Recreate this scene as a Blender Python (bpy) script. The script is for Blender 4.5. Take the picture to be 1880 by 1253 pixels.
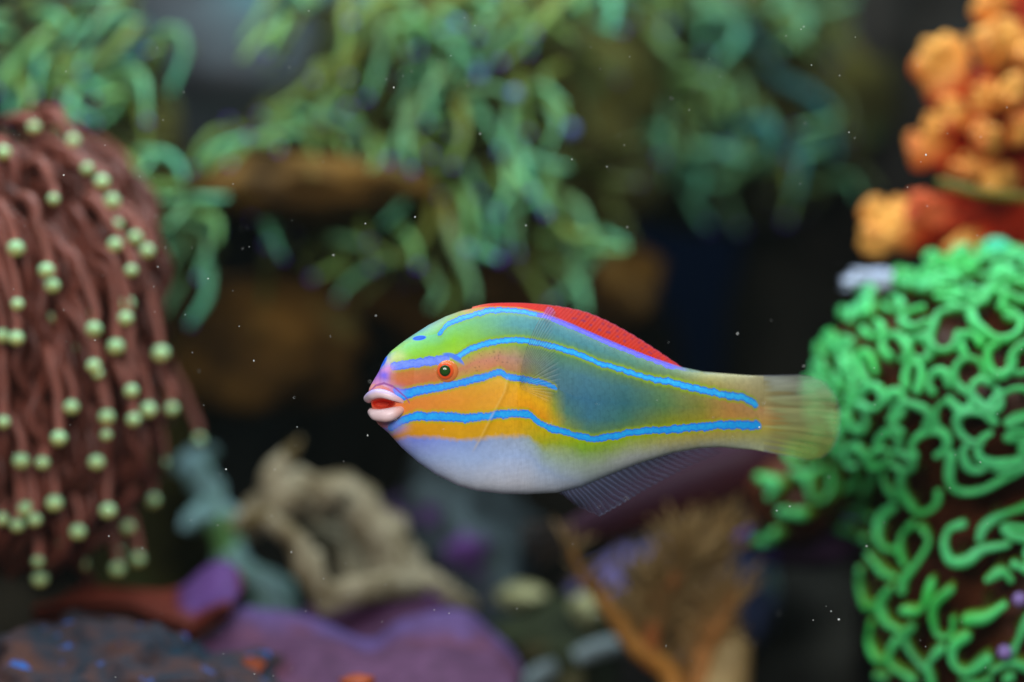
import bpy, bmesh, math, random
import numpy as np
from mathutils import Vector, Matrix

# ------------------------------------------------------------------ scene, camera, light
for o in list(bpy.data.objects):
    bpy.data.objects.remove(o)
SC = bpy.context.scene
COLL = SC.collection
ZC = 0.26                      # camera height above the tank floor
LENS, SENSOR, D0 = 100.0, 36.0, 0.712
cam = bpy.data.cameras.new('camera')
cam.lens, cam.sensor_width = LENS, SENSOR
cam.clip_start, cam.clip_end = 0.01, 20
cam.dof.use_dof = True
cam.dof.focus_distance = 0.706
cam.dof.aperture_fstop = 4.0
cam.dof.aperture_blades = 0
camo = bpy.data.objects.new('camera', cam)
camo.location = (0, 0, ZC)
camo.rotation_euler = (math.radians(90), 0, 0)
COLL.objects.link(camo)
SC.camera = camo

W = bpy.data.worlds.new('World')
SC.world = W
W.use_nodes = True
W.node_tree.nodes['Background'].inputs[0].default_value = (0.55, 0.75, 1.0, 1)
W.node_tree.nodes['Background'].inputs[1].default_value = 0.15

def area(name, loc, aim, sx, sy, power, col):
    l = bpy.data.lights.new(name, 'AREA')
    l.shape, l.size, l.size_y, l.energy, l.color = 'RECTANGLE', sx, sy, power, col
    o = bpy.data.objects.new(name, l)
    o.location = loc
    o.rotation_euler = (Vector(aim) - Vector(loc)).to_track_quat('-Z', 'Y').to_euler()
    COLL.objects.link(o)
area('tank_lamp_front', (-0.06, 0.12, ZC + 0.20), (0.0, 0.71, ZC - 0.02), 0.40, 0.20, 3.5, (1.0, 0.97, 0.95))
area('tank_lamp_top', (0.0, 0.84, ZC + 0.50), (0.0, 0.86, ZC), 0.80, 0.26, 5.2, (0.80, 0.93, 1.0))

SC.render.engine = 'CYCLES'
SC.cycles.use_denoising = True
SC.cycles.max_bounces = 8
SC.cycles.transparent_max_bounces = 16
SC.cycles.sample_clamp_indirect = 4
vs = SC.view_settings
vs.view_transform, vs.look, vs.exposure, vs.gamma = 'Standard', 'None', 0.0, 1.0
vs.use_curve_mapping = False

# ------------------------------------------------------------------ helpers
rng = np.random.default_rng(7)
KX = SENSOR / LENS / 1880.0
S = KX * D0                    # metres per photo pixel at the fish

def P(px, py, d):
    """a point seen at photo position px,py that stands d metres from the lens"""
    px, py, d = np.broadcast_arrays(np.asarray(px, float), np.asarray(py, float), np.asarray(d, float))
    return np.stack([(px - 940.0) * KX * d, d + 0 * px, ZC - (py - 626.5) * KX * d], -1)

def lin(c):
    c = np.asarray(c, float) / 255.0
    return np.where(c <= 0.04045, c / 12.92, ((c + 0.055) / 1.055) ** 2.4)

def hash3(i, j, k, seed):
    n = (i * 374761393 + j * 668265263 + k * 2147483647 + seed * 1274126177) & 0xffffffff
    n = ((n ^ (n >> 13)) * 1274126177) & 0xffffffff
    n = ((n ^ (n >> 16)) * 2246822519) & 0xffffffff
    return ((n ^ (n >> 15)) & 0xffffff) / float(0xffffff)

def vn(p, seed=0):
    p = np.asarray(p, float)
    f = np.floor(p).astype(np.int64)
    t = p - f
    t = t * t * (3 - 2 * t)
    r = 0
    for a in (0, 1):
        for b in (0, 1):
            for c in (0, 1):
                w = (t[..., 0] if a else 1 - t[..., 0]) * (t[..., 1] if b else 1 - t[..., 1]) * (t[..., 2] if c else 1 - t[..., 2])
                r = r + w * hash3(f[..., 0] + a, f[..., 1] + b, f[..., 2] + c, seed)
    return r * 2 - 1

def fbm(p, seed=0, octv=4, gain=0.5):
    p = np.asarray(p, float)
    r, a = 0, 1.0
    for o in range(octv):
        r = r + a * vn(p * 2.0 ** o + 13.7 * o, seed + o)
        a *= gain
    return r

def fbm2(x, y, seed=0, octv=3):
    return fbm(np.stack([x, y, 0 * x + 0.37], -1), seed, octv)

WORLD = {}
def add(name, V, F, mat, parent=None, col=None, smooth=True, origin=None):
    V = np.asarray(V, float)
    c = np.asarray(origin, float) if origin is not None else V.mean(0)
    me = bpy.data.meshes.new(name)
    if isinstance(F, np.ndarray):
        me.vertices.add(len(V)); me.vertices.foreach_set('co', (V - c).ravel())
        n = F.shape[1]
        me.loops.add(F.size); me.loops.foreach_set('vertex_index', F.astype(np.int32).ravel())
        me.polygons.add(len(F))
        me.polygons.foreach_set('loop_start', np.arange(0, F.size, n, dtype=np.int32))
        me.update(calc_edges=True)
    else:
        me.from_pydata((V - c).tolist(), [], F)
    me.polygons.foreach_set('use_smooth', np.full(len(me.polygons), smooth))
    if col is not None:
        col = np.asarray(col, float)
        if col.ndim == 1:
            col = np.tile(col, (len(V), 1))
        if col.shape[1] == 3:
            col = np.hstack([col, np.ones((len(V), 1))])
        at = me.color_attributes.new('Col', 'FLOAT_COLOR', 'POINT')
        at.data.foreach_set('color', col.astype(np.float32).ravel())
    me.materials.append(mat)
    me.update()
    o = bpy.data.objects.new(name, me)
    COLL.objects.link(o)
    WORLD[o] = c
    if parent is not None:
        o.parent = parent
        o.location = c - WORLD[parent]
    else:
        o.location = c
    return o

def tag(o, label, cat, group=None, kind=None):
    if label: o['label'] = label
    if cat: o['category'] = cat
    if group: o['group'] = group
    if kind: o['kind'] = kind
    return o

def thing(name, loc, label, cat, group=None):
    o = bpy.data.objects.new(name, None)
    o.empty_display_size = 0.01
    o.location = loc
    COLL.objects.link(o)
    WORLD[o] = np.asarray(loc, float)
    return tag(o, label, cat, group)

def cr(pts, n):
    """smooth Catmull-Rom curve through the points, n samples evenly along it"""
    p = np.asarray(pts, float)
    if len(p) == 2:
        return p[0] + (p[1] - p[0]) * np.linspace(0, 1, n)[:, None]
    q = np.vstack([2 * p[0] - p[1], p, 2 * p[-1] - p[-2]])
    out = []
    for i in range(1, len(q) - 2):
        t = np.linspace(0, 1, 12, endpoint=False)[:, None]
        a, b, c, d = q[i - 1], q[i], q[i + 1], q[i + 2]
        out.append(0.5 * (2 * b + (c - a) * t + (2 * a - 5 * b + 4 * c - d) * t ** 2 + (3 * b - a - 3 * c + d) * t ** 3))
    out.append(q[-2][None])
    o = np.vstack(out)
    L = np.concatenate([[0], np.cumsum(np.linalg.norm(np.diff(o[:, :3], axis=0), axis=1))])
    s = np.linspace(0, L[-1], n)
    return np.stack([np.interp(s, L, o[:, k]) for k in range(o.shape[1])], -1)

def tube(C, R, seg=8, r0=True, r1=True, flat=None):
    """closed tube along C with radii R and rounded ends"""
    C = np.asarray(C, float); R = np.broadcast_to(np.asarray(R, float), (len(C),)).copy()
    T = np.gradient(C, axis=0); T /= np.linalg.norm(T, axis=1)[:, None] + 1e-12
    cs, rs, ts, par = [], [], [], []
    if r0:
        for k in (1.0, 0.75, 0.35):
            cs.append(C[0] - T[0] * R[0] * k); rs.append(R[0] * math.sqrt(max(0, 1 - k * k)) + 1e-6); ts.append(T[0]); par.append(0)
    for i in range(len(C)):
        cs.append(C[i]); rs.append(R[i]); ts.append(T[i]); par.append(i / (len(C) - 1))
    if r1:
        for k in (0.35, 0.75, 1.0):
            cs.append(C[-1] + T[-1] * R[-1] * k); rs.append(R[-1] * math.sqrt(max(0, 1 - k * k)) + 1e-6); ts.append(T[-1]); par.append(1)
    cs, rs, ts, par = map(np.array, (cs, rs, ts, par))
    u = np.cross(ts[0], [0.31, 0.85, 0.42]); u /= np.linalg.norm(u)
    V = []
    ang = np.linspace(0, 2 * math.pi, seg, endpoint=False)
    for i in range(len(cs)):
        u = u - ts[i] * u.dot(ts[i]); u /= np.linalg.norm(u) + 1e-12
        w = np.cross(ts[i], u)
        V.append(cs[i] + rs[i] * (np.cos(ang)[:, None] * u + np.sin(ang)[:, None] * w))
    V = np.vstack(V)
    n = len(cs)
    i, j = np.meshgrid(np.arange(n - 1), np.arange(seg), indexing='ij')
    j2 = (j + 1) % seg
    F = np.stack([i * seg + j, i * seg + j2, (i + 1) * seg + j2, (i + 1) * seg + j], -1).reshape(-1, 4)
    return V, F, np.repeat(par, seg)

_ico = {}
def ico(sub):
    if sub not in _ico:
        bm = bmesh.new()
        bmesh.ops.create_icosphere(bm, subdivisions=sub, radius=1)
        _ico[sub] = (np.array([v.co[:] for v in bm.verts]), np.array([[v.index for v in f.verts] for f in bm.faces]))
        bm.free()
    return _ico[sub]

def blob(c, r, seed=0, amp=0.2, freq=1.6, sub=4, octv=4, ridge=0.0):
    v, f = ico(sub)
    n = fbm(v * freq + seed * 3.1, seed, octv)
    if ridge:
        n = n + ridge * (1 - 2 * np.abs(vn(v * freq * 1.9 + 5, seed + 50)))
    return np.asarray(c) + v * (1 + amp * n)[:, None] * np.asarray(r), f

def merge(parts):
    V, F, off = [], [], 0
    C = []
    for p in parts:
        V.append(p[0]); F.append(p[1] + off); off += len(p[0])
        if len(p) > 2: C.append(p[2])
    return (np.vstack(V), np.vstack(F)) + ((np.concatenate(C),) if C else ())

def grid_faces(nu, nv, wrap_v=False):
    i, j = np.meshgrid(np.arange(nu - 1), np.arange(nv if wrap_v else nv - 1), indexing='ij')
    j2 = (j + 1) % nv
    return np.stack([i * nv + j, i * nv + j2, (i + 1) * nv + j2, (i + 1) * nv + j], -1).reshape(-1, 4)

# ------------------------------------------------------------------ materials
def nt(name):
    m = bpy.data.materials.new(name); m.use_nodes = True
    n = m.node_tree.nodes; l = m.node_tree.links
    return m, n, l, n['Principled BSDF']

def pigment(name, rough=0.5, mott=0.25, scale=220.0, bump=0.25, spec=0.3, sss=0.0):
    """organic tissue: own pigment and some painted light from the Col attribute, mottled and finely bumped"""
    m, n, l, b = nt(name)
    a = n.new('ShaderNodeAttribute'); a.attribute_name = 'Col'
    tc = n.new('ShaderNodeTexCoord')
    no = n.new('ShaderNodeTexNoise'); no.inputs['Scale'].default_value = scale; no.inputs['Detail'].default_value = 4
    l.new(tc.outputs['Object'], no.inputs['Vector'])
    mr = n.new('ShaderNodeMapRange')
    mr.inputs[1].default_value = 0.3; mr.inputs[2].default_value = 0.7
    mr.inputs[3].default_value = 1 - mott; mr.inputs[4].default_value = 1 + mott
    l.new(no.outputs['Fac'], mr.inputs[0])
    mx = n.new('ShaderNodeMix'); mx.data_type = 'RGBA'; mx.blend_type = 'MULTIPLY'; mx.inputs[0].default_value = 1
    l.new(a.outputs['Color'], mx.inputs[6]); l.new(mr.outputs[0], mx.inputs[7])
    l.new(mx.outputs[2], b.inputs['Base Color'])
    bp = n.new('ShaderNodeBump'); bp.inputs['Strength'].default_value = bump; bp.inputs['Distance'].default_value = 0.001
    l.new(no.outputs['Fac'], bp.inputs['Height']); l.new(bp.outputs[0], b.inputs['Normal'])
    b.inputs['Roughness'].default_value = rough
    b.inputs['Specular IOR Level'].default_value = spec
    if sss:
        b.inputs['Subsurface Weight'].default_value = sss
        b.inputs['Subsurface Radius'].default_value = (1, 0.8, 0.6)
        b.inputs['Subsurface Scale'].default_value = 0.004
    return m

def rockmat(name, c1, c2, c3=None, scale=18.0, patch=0.6, pscale=26.0, rough=0.85):
    """reef rock: two mottled tones and, with c3, patches of encrusting growth"""
    m, n, l, b = nt(name)
    tc = n.new('ShaderNodeTexCoord')
    no = n.new('ShaderNodeTexNoise'); no.inputs['Scale'].default_value = scale; no.inputs['Detail'].default_value = 8
    no.inputs['Roughness'].default_value = 0.65
    l.new(tc.outputs['Object'], no.inputs['Vector'])
    r = n.new('ShaderNodeValToRGB')
    r.color_ramp.elements[0].position = 0.35; r.color_ramp.elements[1].position = 0.66
    r.color_ramp.elements[0].color = (*lin(c1), 1); r.color_ramp.elements[1].color = (*lin(c2), 1)
    l.new(no.outputs['Fac'], r.inputs[0])
    out = r.outputs[0]
    if c3 is not None:
        n2 = n.new('ShaderNodeTexNoise'); n2.inputs['Scale'].default_value = pscale; n2.inputs['Detail'].default_value = 3
        l.new(tc.outputs['Object'], n2.inputs['Vector'])
        r2 = n.new('ShaderNodeValToRGB')
        r2.color_ramp.elements[0].position = patch; r2.color_ramp.elements[1].position = patch + 0.06
        l.new(n2.outputs['Fac'], r2.inputs[0])
        mx = n.new('ShaderNodeMix'); mx.data_type = 'RGBA'
        l.new(r2.outputs[0], mx.inputs[0]); l.new(out, mx.inputs[6]); mx.inputs[7].default_value = (*lin(c3), 1)
        out = mx.outputs[2]
    l.new(out, b.inputs['Base Color'])
    n3 = n.new('ShaderNodeTexNoise'); n3.inputs['Scale'].default_value = 140; n3.inputs['Detail'].default_value = 6
    l.new(tc.outputs['Object'], n3.inputs['Vector'])
    bp = n.new('ShaderNodeBump'); bp.inputs['Strength'].default_value = 0.6; bp.inputs['Distance'].default_value = 0.002
    l.new(n3.outputs['Fac'], bp.inputs['Height']); l.new(bp.outputs[0], b.inputs['Normal'])
    b.inputs['Roughness'].default_value = rough
    b.inputs['Specular IOR Level'].default_value = 0.15
    return m

def finmat(name):
    """fin membrane: Col colour with Col alpha as its opacity, half of it passing light"""
    m, n, l, b = nt(name)
    a = n.new('ShaderNodeAttribute'); a.attribute_name = 'Col'
    l.new(a.outputs['Color'], b.inputs['Base Color'])
    b.inputs['Roughness'].default_value = 0.35
    b.inputs['Specular IOR Level'].default_value = 0.3
    tl = n.new('ShaderNodeBsdfTranslucent'); l.new(a.outputs['Color'], tl.inputs[0])
    m1 = n.new('ShaderNodeMixShader'); m1.inputs[0].default_value = 0.15
    l.new(b.outputs[0], m1.inputs[1]); l.new(tl.outputs[0], m1.inputs[2])
    tr = n.new('ShaderNodeBsdfTransparent')
    m2 = n.new('ShaderNodeMixShader')
    l.new(a.outputs['Alpha'], m2.inputs[0]); l.new(tr.outputs[0], m2.inputs[1]); l.new(m1.outputs[0], m2.inputs[2])
    l.new(m2.outputs[0], n['Material Output'].inputs[0])
    return m

M_tent = pigment('tentacle_tissue', 0.45, 0.15, 260, 0.15, 0.3, 0.35)
M_soft = pigment('soft_coral_tissue', 0.6, 0.2, 300, 0.5)
M_plate = pigment('plate_coral_tissue', 0.7, 0.18, 160, 0.5, 0.2)
M_skin = pigment('fish_skin', 0.42, 0.05, 900, 0.04, 0.14)
M_lip = pigment('fish_lip', 0.35, 0.03, 500, 0.05, 0.4)
M_eye = pigment('fish_eye', 0.12, 0.05, 900, 0.0, 0.6)
M_fin = finmat('fin_membrane')
M_rock_brown = rockmat('brown_rock', (52, 36, 14), (128, 92, 36), (120, 110, 60), 30, 0.62, 40)
M_rock_olive = rockmat('olive_rock', (40, 38, 14), (88, 84, 34), (70, 90, 50), 26, 0.58, 34)
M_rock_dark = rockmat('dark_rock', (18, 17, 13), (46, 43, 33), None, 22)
M_rock_grey = rockmat('grey_rock', (22, 19, 16), (46, 42, 36), (26, 42, 46), 18, 0.6, 20)
M_rock_shade = rockmat('shade_black_rock', (16, 16, 12), (40, 38, 30), None, 22)  # near-black tone puts the shade of the reef hollows into the rock colour
M_rock_pale = rockmat('blue_grey_rock', (74, 70, 74), (84, 106, 110), (76, 132, 136), 14, 0.52, 18)
M_rock_purple = rockmat('purple_crusted_rock', (34, 40, 42), (84, 100, 104), (108, 70, 140), 26, 0.60, 34)
M_rock_teal = rockmat('teal_crusted_rock', (10, 48, 64), (84, 56, 48), (48, 96, 170), 60, 0.61, 110)
M_beige = rockmat('beige_rock', (104, 90, 62), (184, 174, 146), (84, 70, 40), 60, 0.56, 60)
M_cream = rockmat('cream_rock', (120, 118, 76), (178, 176, 130), None, 40)
M_stem = rockmat('pale_blue_sponge', (96, 132, 118), (150, 186, 196), (92, 136, 76), 60, 0.52, 50)
M_spk = pigment('plankton', 0.6, 0.0, 100, 0.0)
M_wall, n_, l_, b_ = nt('tank_back_paint')
b_.inputs['Base Color'].default_value = (0.0006, 0.004, 0.016, 1)
b_.inputs['Roughness'].default_value = 0.9
b_.inputs['Specular IOR Level'].default_value = 0.0
M_sand = rockmat('dark_sand', (40, 36, 30), (90, 82, 70), None, 120)

# ------------------------------------------------------------------ tank and rockwork
V = np.array([[-1.2, 1.34, 0], [1.2, 1.34, 0], [1.2, 1.34, 0.8], [-1.2, 1.34, 0.8],
              [-1.2, 1.36, 0], [1.2, 1.36, 0], [1.2, 1.36, 0.8], [-1.2, 1.36, 0.8]])
tag(add('back_wall', V, [(0, 1, 2, 3), (7, 6, 5, 4), (3, 2, 6, 7), (0, 4, 5, 1)], M_wall, smooth=False),
    'dark navy rear wall of the aquarium', None, kind='structure')
gx, gy = np.meshgrid(np.linspace(-1.2, 1.2, 90), np.linspace(0.45, 1.345, 40), indexing='ij')
tag(add('sand_bed', np.stack([gx, gy, 0.004 * fbm2(gx * 9, gy * 9, 4)], -1).reshape(-1, 3), grid_faces(90, 40), M_sand),
    'dark sand on the aquarium floor', None, kind='structure')

def rock(name, label, px, py, d, rx, ry, rd, mat, seed, amp=0.22, freq=1.7, sub=4, down=False, ridge=0.25):
    c = P(px, py, d)
    r = np.array([rx * KX * d, rd, ry * KX * d])
    V, F = blob(c, r, seed, amp, freq, sub, 5, ridge)
    if down:                                     # a pillar of rock that stands on the sand
        z = V[:, 2]
        k = np.clip((c[2] - z) / r[2], 0, None)
        V[:, 2] = np.where(z < c[2], c[2] - k * (c[2] + 0.01), z)
    return tag(add(name, V, F, mat), label, 'rock')

rock('reef_rock', 'blue grey rock behind the green tentacles at upper left', 440, 70, 1.14, 400, 300, 0.07, M_rock_pale, 3)
rock('reef_rock', 'brown shelf of rock over the dark hole', 560, 345, 0.965, 225, 62, 0.05, M_rock_brown, 5, 0.16)
rock('reef_rock', 'olive brown rock below the dark hole', 470, 630, 1.02, 200, 120, 0.05, M_rock_brown, 8)
rock('reef_rock', 'olive rock pillar behind the brown ball tipped coral', 250, 640, 1.04, 150, 420, 0.05, M_rock_olive, 11, down=True)
rock('reef_rock', 'brown rock mass carrying the central green tentacled coral', 850, 210, 1.04, 370, 280, 0.06, M_rock_olive, 14)
rock('reef_rock', 'olive brown lump of rock just above the fish back', 930, 500, 1.06, 270, 150, 0.05, M_rock_brown, 17)
rock('reef_rock', 'dark rock carrying the dim green tentacles at upper right', 1290, 160, 1.13, 330, 240, 0.06, M_rock_olive, 20)
rock('reef_rock', 'dark grey rock column left of the orange coral', 1590, 220, 1.17, 220, 330, 0.06, M_rock_grey, 23, down=False)
rock('reef_rock', 'rock coloured as deep shade right of the navy gap', 1545, 600, 1.20, 215, 290, 0.06, M_rock_shade, 26, down=True)
rock('reef_rock', 'rock coloured as deep shade behind the belly of the striped fish', 1000, 740, 1.22, 260, 260, 0.06, M_rock_shade, 29, down=True)
rock('reef_rock', 'rock coloured as deep shade in the hollow left of the fish mouth', 560, 560, 1.22, 190, 300, 0.05, M_rock_shade, 32, down=True)
rock('reef_rock', 'dim rock with purple crusts below the fish belly', 830, 1010, 1.00, 150, 165, 0.05, M_rock_purple, 35, 0.3, 2.4, down=True)
rock('reef_rock', 'rock coloured as deep shade under the green hammer coral', 1480, 1200, 1.02, 190, 180, 0.06, M_rock_shade, 38, down=True)

# ------------------------------------------------------------------ the striped fish
def table(x, rows):
    xs = [r[0] for r in rows]
    n = len(rows[0]) - 1
    return [np.stack([np.interp(x, xs, [lin(r[k + 1])[c] for r in rows]) for c in range(3)], -1) for k in range(n)]

def curve_y(pts):
    a = np.array(pts, float)
    c = cr(np.hstack([a, 0 * a[:, :1]]), 400)
    o = np.argsort(c[:, 0])
    return lambda x: np.interp(x, c[o, 0], c[o, 1])

TOP = [(676, 722), (678, 713), (684, 702), (690, 692), (696, 682), (700, 671), (707, 658), (718, 645), (741, 627), (762, 613), (787, 597), (818, 581.5),
       (847, 571), (879, 564), (915, 562), (955, 564), (1000, 573), (1050, 594), (1100, 616), (1150, 637), (1200, 657), (1250, 674),
       (1291, 683), (1335, 686.5), (1369, 689.5), (1402, 691), (1425, 689)]
BOT = [(676, 728), (680, 736), (684, 758), (688, 770), (694, 779), (714, 796), (737, 822), (767, 848.5), (801, 872), (841, 892), (875, 901.5),
       (922, 907), (965, 908), (1022, 905), (1067, 894), (1117, 873), (1168, 853), (1235, 832), (1285, 823.5), (1322, 821.5), (1385, 826), (1402, 829), (1425, 835)]
top_y = lambda x: np.interp(x, *np.array(TOP).T)
bot_y = lambda x: np.interp(x, *np.array(BOT).T)
_t = np.array([(676, .0016), (682, .0034), (690, .0048), (720, .0066), (760, .0083), (850, .0103), (950, .0112), (1050, .0098), (1150, .0076), (1250, .0056), (1330, .0038), (1360, .0024), (1402, .00008), (1425, .00005)])
def thick(x): return np.interp(x, _t[:, 0], _t[:, 1])
def spine(x): return D0 + (np.asarray(x, float) - 850) * S * 0.13 + np.clip((np.asarray(x, float) - 1250) * S, 0, None) ** 2 * 6
def half(x, y):
    c, h = (top_y(x) + bot_y(x)) / 2, (bot_y(x) - top_y(x)) / 2
    r = np.clip(np.abs((y - c) / h), 0, 1)
    return thick(x) * np.sqrt(np.clip(1 - r ** 2.3, 0, 1))
def skin_d(x, y): return spine(x) - half(x, y)

L1 = curve_y([(690, 690), (702, 667), (720, 649), (770, 621), (800, 614), (809, 611), (821, 597), (848, 585), (881, 575), (908, 570), (942, 571), (975, 575), (989, 578.5),
              (1003, 582), (1050, 601), (1100, 622.5), (1150, 643), (1200, 662), (1232, 675), (1260, 681), (1330, 690), (1402, 695)])
L2 = curve_y([(676, 700), (695, 682), (712, 674), (737, 671), (770, 666), (797, 663), (818, 660), (838, 657), (858, 644), (881, 634), (908, 629), (935, 625), (962, 625.5), (989, 630.5),
              (1025, 639), (1062, 651), (1100, 667), (1134, 677), (1168, 687.5), (1201, 697), (1235, 702.5), (1268, 711), (1302, 719), (1335, 726), (1365, 731), (1385, 741), (1402, 748)])
L3 = curve_y([(676, 706), (697, 707), (720, 716), (741, 724.5), (767, 718), (801, 712.5), (834, 706), (868, 697.5), (895, 691), (915, 684.5), (925, 688), (932, 692.5), (952, 694.5),
              (975, 699.5), (1002, 705), (1021, 714), (1060, 728), (1134, 740), (1235, 747), (1335, 753), (1402, 762)])
L4 = curve_y([(676, 782), (700, 786), (716, 785), (734, 776), (754, 766), (781, 765), (821, 766), (854, 768.5), (888, 765), (922, 761), (955, 759.5), (972, 762), (985, 772),
              (1002, 783), (1036, 793), (1069, 802), (1094, 806), (1134, 800), (1168, 793.5), (1235, 788.5), (1302, 783), (1335, 781), (1402, 780.5)])

def mix(a, b, f): return a + (b - a) * np.clip(f, 0, 1)[..., None]
def sm(a, b, x):
    t = np.clip((x - a) / (b - a), 0, 1)
    return t * t * (3 - 2 * t)

def fish_colour(x, y):
    wx = x + 2.5 * fbm2(x / 14, y / 14, 3)
    wy = y + 2.0 * fbm2(x / 11, y / 11, 5)
    l1, l2, l3, l4 = L1(x), L2(x), L3(x), L4(x)
    t_, b_ = top_y(x), bot_y(x)
    def band(rows, a, b):
        c = table(wx, rows)
        q = np.clip((wy - a) / np.maximum(b - a, 2), 0, 1)
        return np.where((q < .5)[..., None], mix(c[0], c[1], q * 2), mix(c[1], c[2], q * 2 - 1))
    A = band([(700, (90, 130, 225), (90, 130, 225), (100, 140, 220)), (722, (150, 200, 110), (155, 205, 100), (160, 210, 100)), (770, (120, 170, 180), (120, 190, 150), (130, 200, 130)),
              (830, (160, 180, 140), (145, 185, 120), (130, 195, 90)), (865, (205, 150, 110), (185, 160, 100), (150, 180, 80)), (900, (220, 90, 75), (215, 110, 80), (150, 150, 110)),
              (1000, (225, 75, 65), (200, 90, 110), (150, 110, 220)), (1050, (150, 90, 200), (110, 95, 240), (100, 95, 245)), (1230, (120, 100, 220), (110, 95, 240), (100, 100, 240)),
              (1265, (120, 145, 130), (120, 145, 130), (120, 145, 130)), (1330, (180, 175, 140), (175, 170, 130), (170, 165, 120)), (1402, (190, 185, 150), (185, 180, 140), (180, 175, 135))], t_, l1)
    B = band([(700, (80, 125, 225), (90, 130, 225), (120, 130, 225)), (712, (160, 185, 190), (210, 200, 190), (190, 160, 225)), (728, (150, 200, 110), (190, 215, 110), (190, 200, 160)), (745, (130, 205, 130), (145, 210, 80), (150, 205, 60)),
              (790, (120, 200, 145), (140, 208, 75), (150, 205, 20)), (835, (115, 190, 140), (140, 205, 60), (165, 215, 15)), (880, (105, 170, 135), (125, 185, 115), (135, 195, 30)),
              (940, (85, 150, 145), (95, 155, 155), (115, 160, 80)), (1000, (80, 140, 150), (85, 145, 155), (100, 148, 100)), (1080, (85, 138, 145), (80, 138, 145), (100, 140, 85)),
              (1160, (95, 142, 130), (92, 140, 118), (112, 138, 70)), (1240, (115, 148, 120), (118, 140, 88), (130, 140, 55)), (1300, (165, 165, 115), (165, 155, 85), (160, 142, 60)),
              (1370, (185, 178, 135), (182, 168, 115), (170, 150, 95)), (1402, (180, 175, 135), (180, 168, 115), (175, 155, 100))], l1, l2)
    C = band([(695, (150, 110, 225), (190, 130, 200), (225, 150, 190)), (706, (215, 150, 215), (150, 115, 225), (235, 180, 200)), (718, (205, 140, 130), (205, 130, 110), (220, 150, 180)), (730, (190, 125, 55), (208, 115, 62), (210, 110, 95)), (745, (185, 125, 50), (210, 115, 55), (205, 105, 85)),
              (800, (165, 135, 35), (200, 108, 42), (205, 115, 40)), (850, (150, 195, 30), (200, 125, 85), (180, 170, 30)), (900, (150, 190, 50), (205, 135, 105), (210, 125, 45)),
              (945, (130, 175, 70), (180, 138, 115), (190, 130, 60)), (980, (110, 155, 95), (128, 140, 118), (140, 148, 70)), (1020, (100, 148, 90), (85, 132, 135), (85, 128, 140)),
              (1075, (105, 145, 85), (84, 136, 150), (70, 126, 150)), (1150, (108, 140, 75), (76, 128, 128), (62, 118, 124)), (1220, (120, 140, 55), (102, 138, 90), (92, 132, 85)),
              (1290, (150, 145, 55), (150, 145, 72), (140, 140, 58)), (1340, (185, 145, 75), (195, 145, 85), (195, 145, 78)), (1402, (200, 160, 100), (205, 160, 105), (200, 160, 100))], l2, l3)
    D = band([(690, (235, 165, 160), (225, 110, 85), (230, 130, 110)), (722, (225, 130, 115), (230, 115, 75), (228, 125, 90)), (745, (230, 138, 62), (234, 136, 56), (232, 138, 70)), (820, (226, 156, 40), (234, 148, 44), (232, 156, 40)),
              (880, (222, 172, 36), (232, 160, 40), (232, 168, 36)), (930, (230, 182, 40), (242, 172, 40), (242, 172, 40)), (950, (240, 195, 30), (244, 172, 22), (240, 160, 22)), (975, (225, 190, 60), (245, 178, 22), (235, 145, 22)),
              (1000, (170, 165, 70), (238, 180, 25), (228, 145, 20)), (1018, (105, 140, 100), (165, 165, 50), (215, 165, 20)), (1040, (68, 122, 145), (86, 132, 115), (150, 160, 50)), (1080, (68, 124, 150), (70, 126, 142), (106, 144, 66)), (1150, (62, 118, 124), (74, 126, 106), (118, 146, 50)),
              (1220, (92, 132, 85), (125, 142, 55), (145, 152, 25)), (1290, (148, 143, 65), (155, 145, 50), (165, 145, 35)), (1340, (198, 145, 75), (204, 150, 75), (195, 150, 50)), (1402, (200, 160, 100), (200, 160, 90), (195, 155, 80))], l3, l4)
    rowsE = [(690, (235, 130, 95), (225, 125, 80), (190, 180, 225), (195, 195, 230), (215, 215, 232)), (715, (160, 150, 235), (230, 150, 60), (180, 175, 230), (185, 190, 232), (212, 215, 232)),
             (760, (232, 160, 30), (226, 158, 30), (135, 150, 235), (172, 190, 238), (212, 215, 232)), (850, (226, 165, 20), (228, 170, 30), (150, 175, 230), (176, 198, 238), (226, 230, 242)),
             (950, (230, 172, 15), (226, 176, 30), (165, 180, 200), (178, 200, 238), (228, 230, 240)), (1000, (212, 182, 15), (175, 182, 40), (165, 188, 160), (178, 198, 226), (224, 228, 236)),
             (1070, (150, 190, 15), (138, 178, 55), (168, 188, 160), (188, 200, 212), (208, 214, 224)), (1150, (150, 182, 25), (165, 182, 100), (192, 198, 190), (200, 206, 210), (206, 210, 216)),
             (1230, (170, 172, 40), (188, 182, 110), (196, 200, 190), (200, 204, 204), (200, 204, 206)), (1300, (192, 160, 55), (188, 178, 110), (182, 190, 180), (185, 192, 188), (188, 194, 190)),
             (1402, (185, 170, 80), (175, 172, 100), (165, 170, 130), (165, 170, 140), (165, 170, 140))]
    c = table(wx, rowsE)
    e = wy - l4 + 1.5 * fbm2(x / 5, y / 9, 8)
    st = np.stack([np.interp(x, (690, 760, 985, 1030, 1402), v) for v in ((4, 5, 8, 6, 6), (10, 33, 37, 22, 22), (24, 43, 48, 50, 40), (60, 75, 78, 85, 70), (110, 120, 130, 110, 90))])
    E = mix(c[0], c[1], (e - st[0]) / (st[1] - st[0]))
    for k in (1, 2, 3):
        E = np.where((e > st[k])[..., None], mix(c[k], c[k + 1], (e - st[k]) / (st[k + 1] - st[k])), E)
    col = np.where((wy < l1)[..., None], A, np.where((wy < l2)[..., None], B, np.where((wy < l3)[..., None], C, np.where((wy < l4)[..., None], D, E))))
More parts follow.
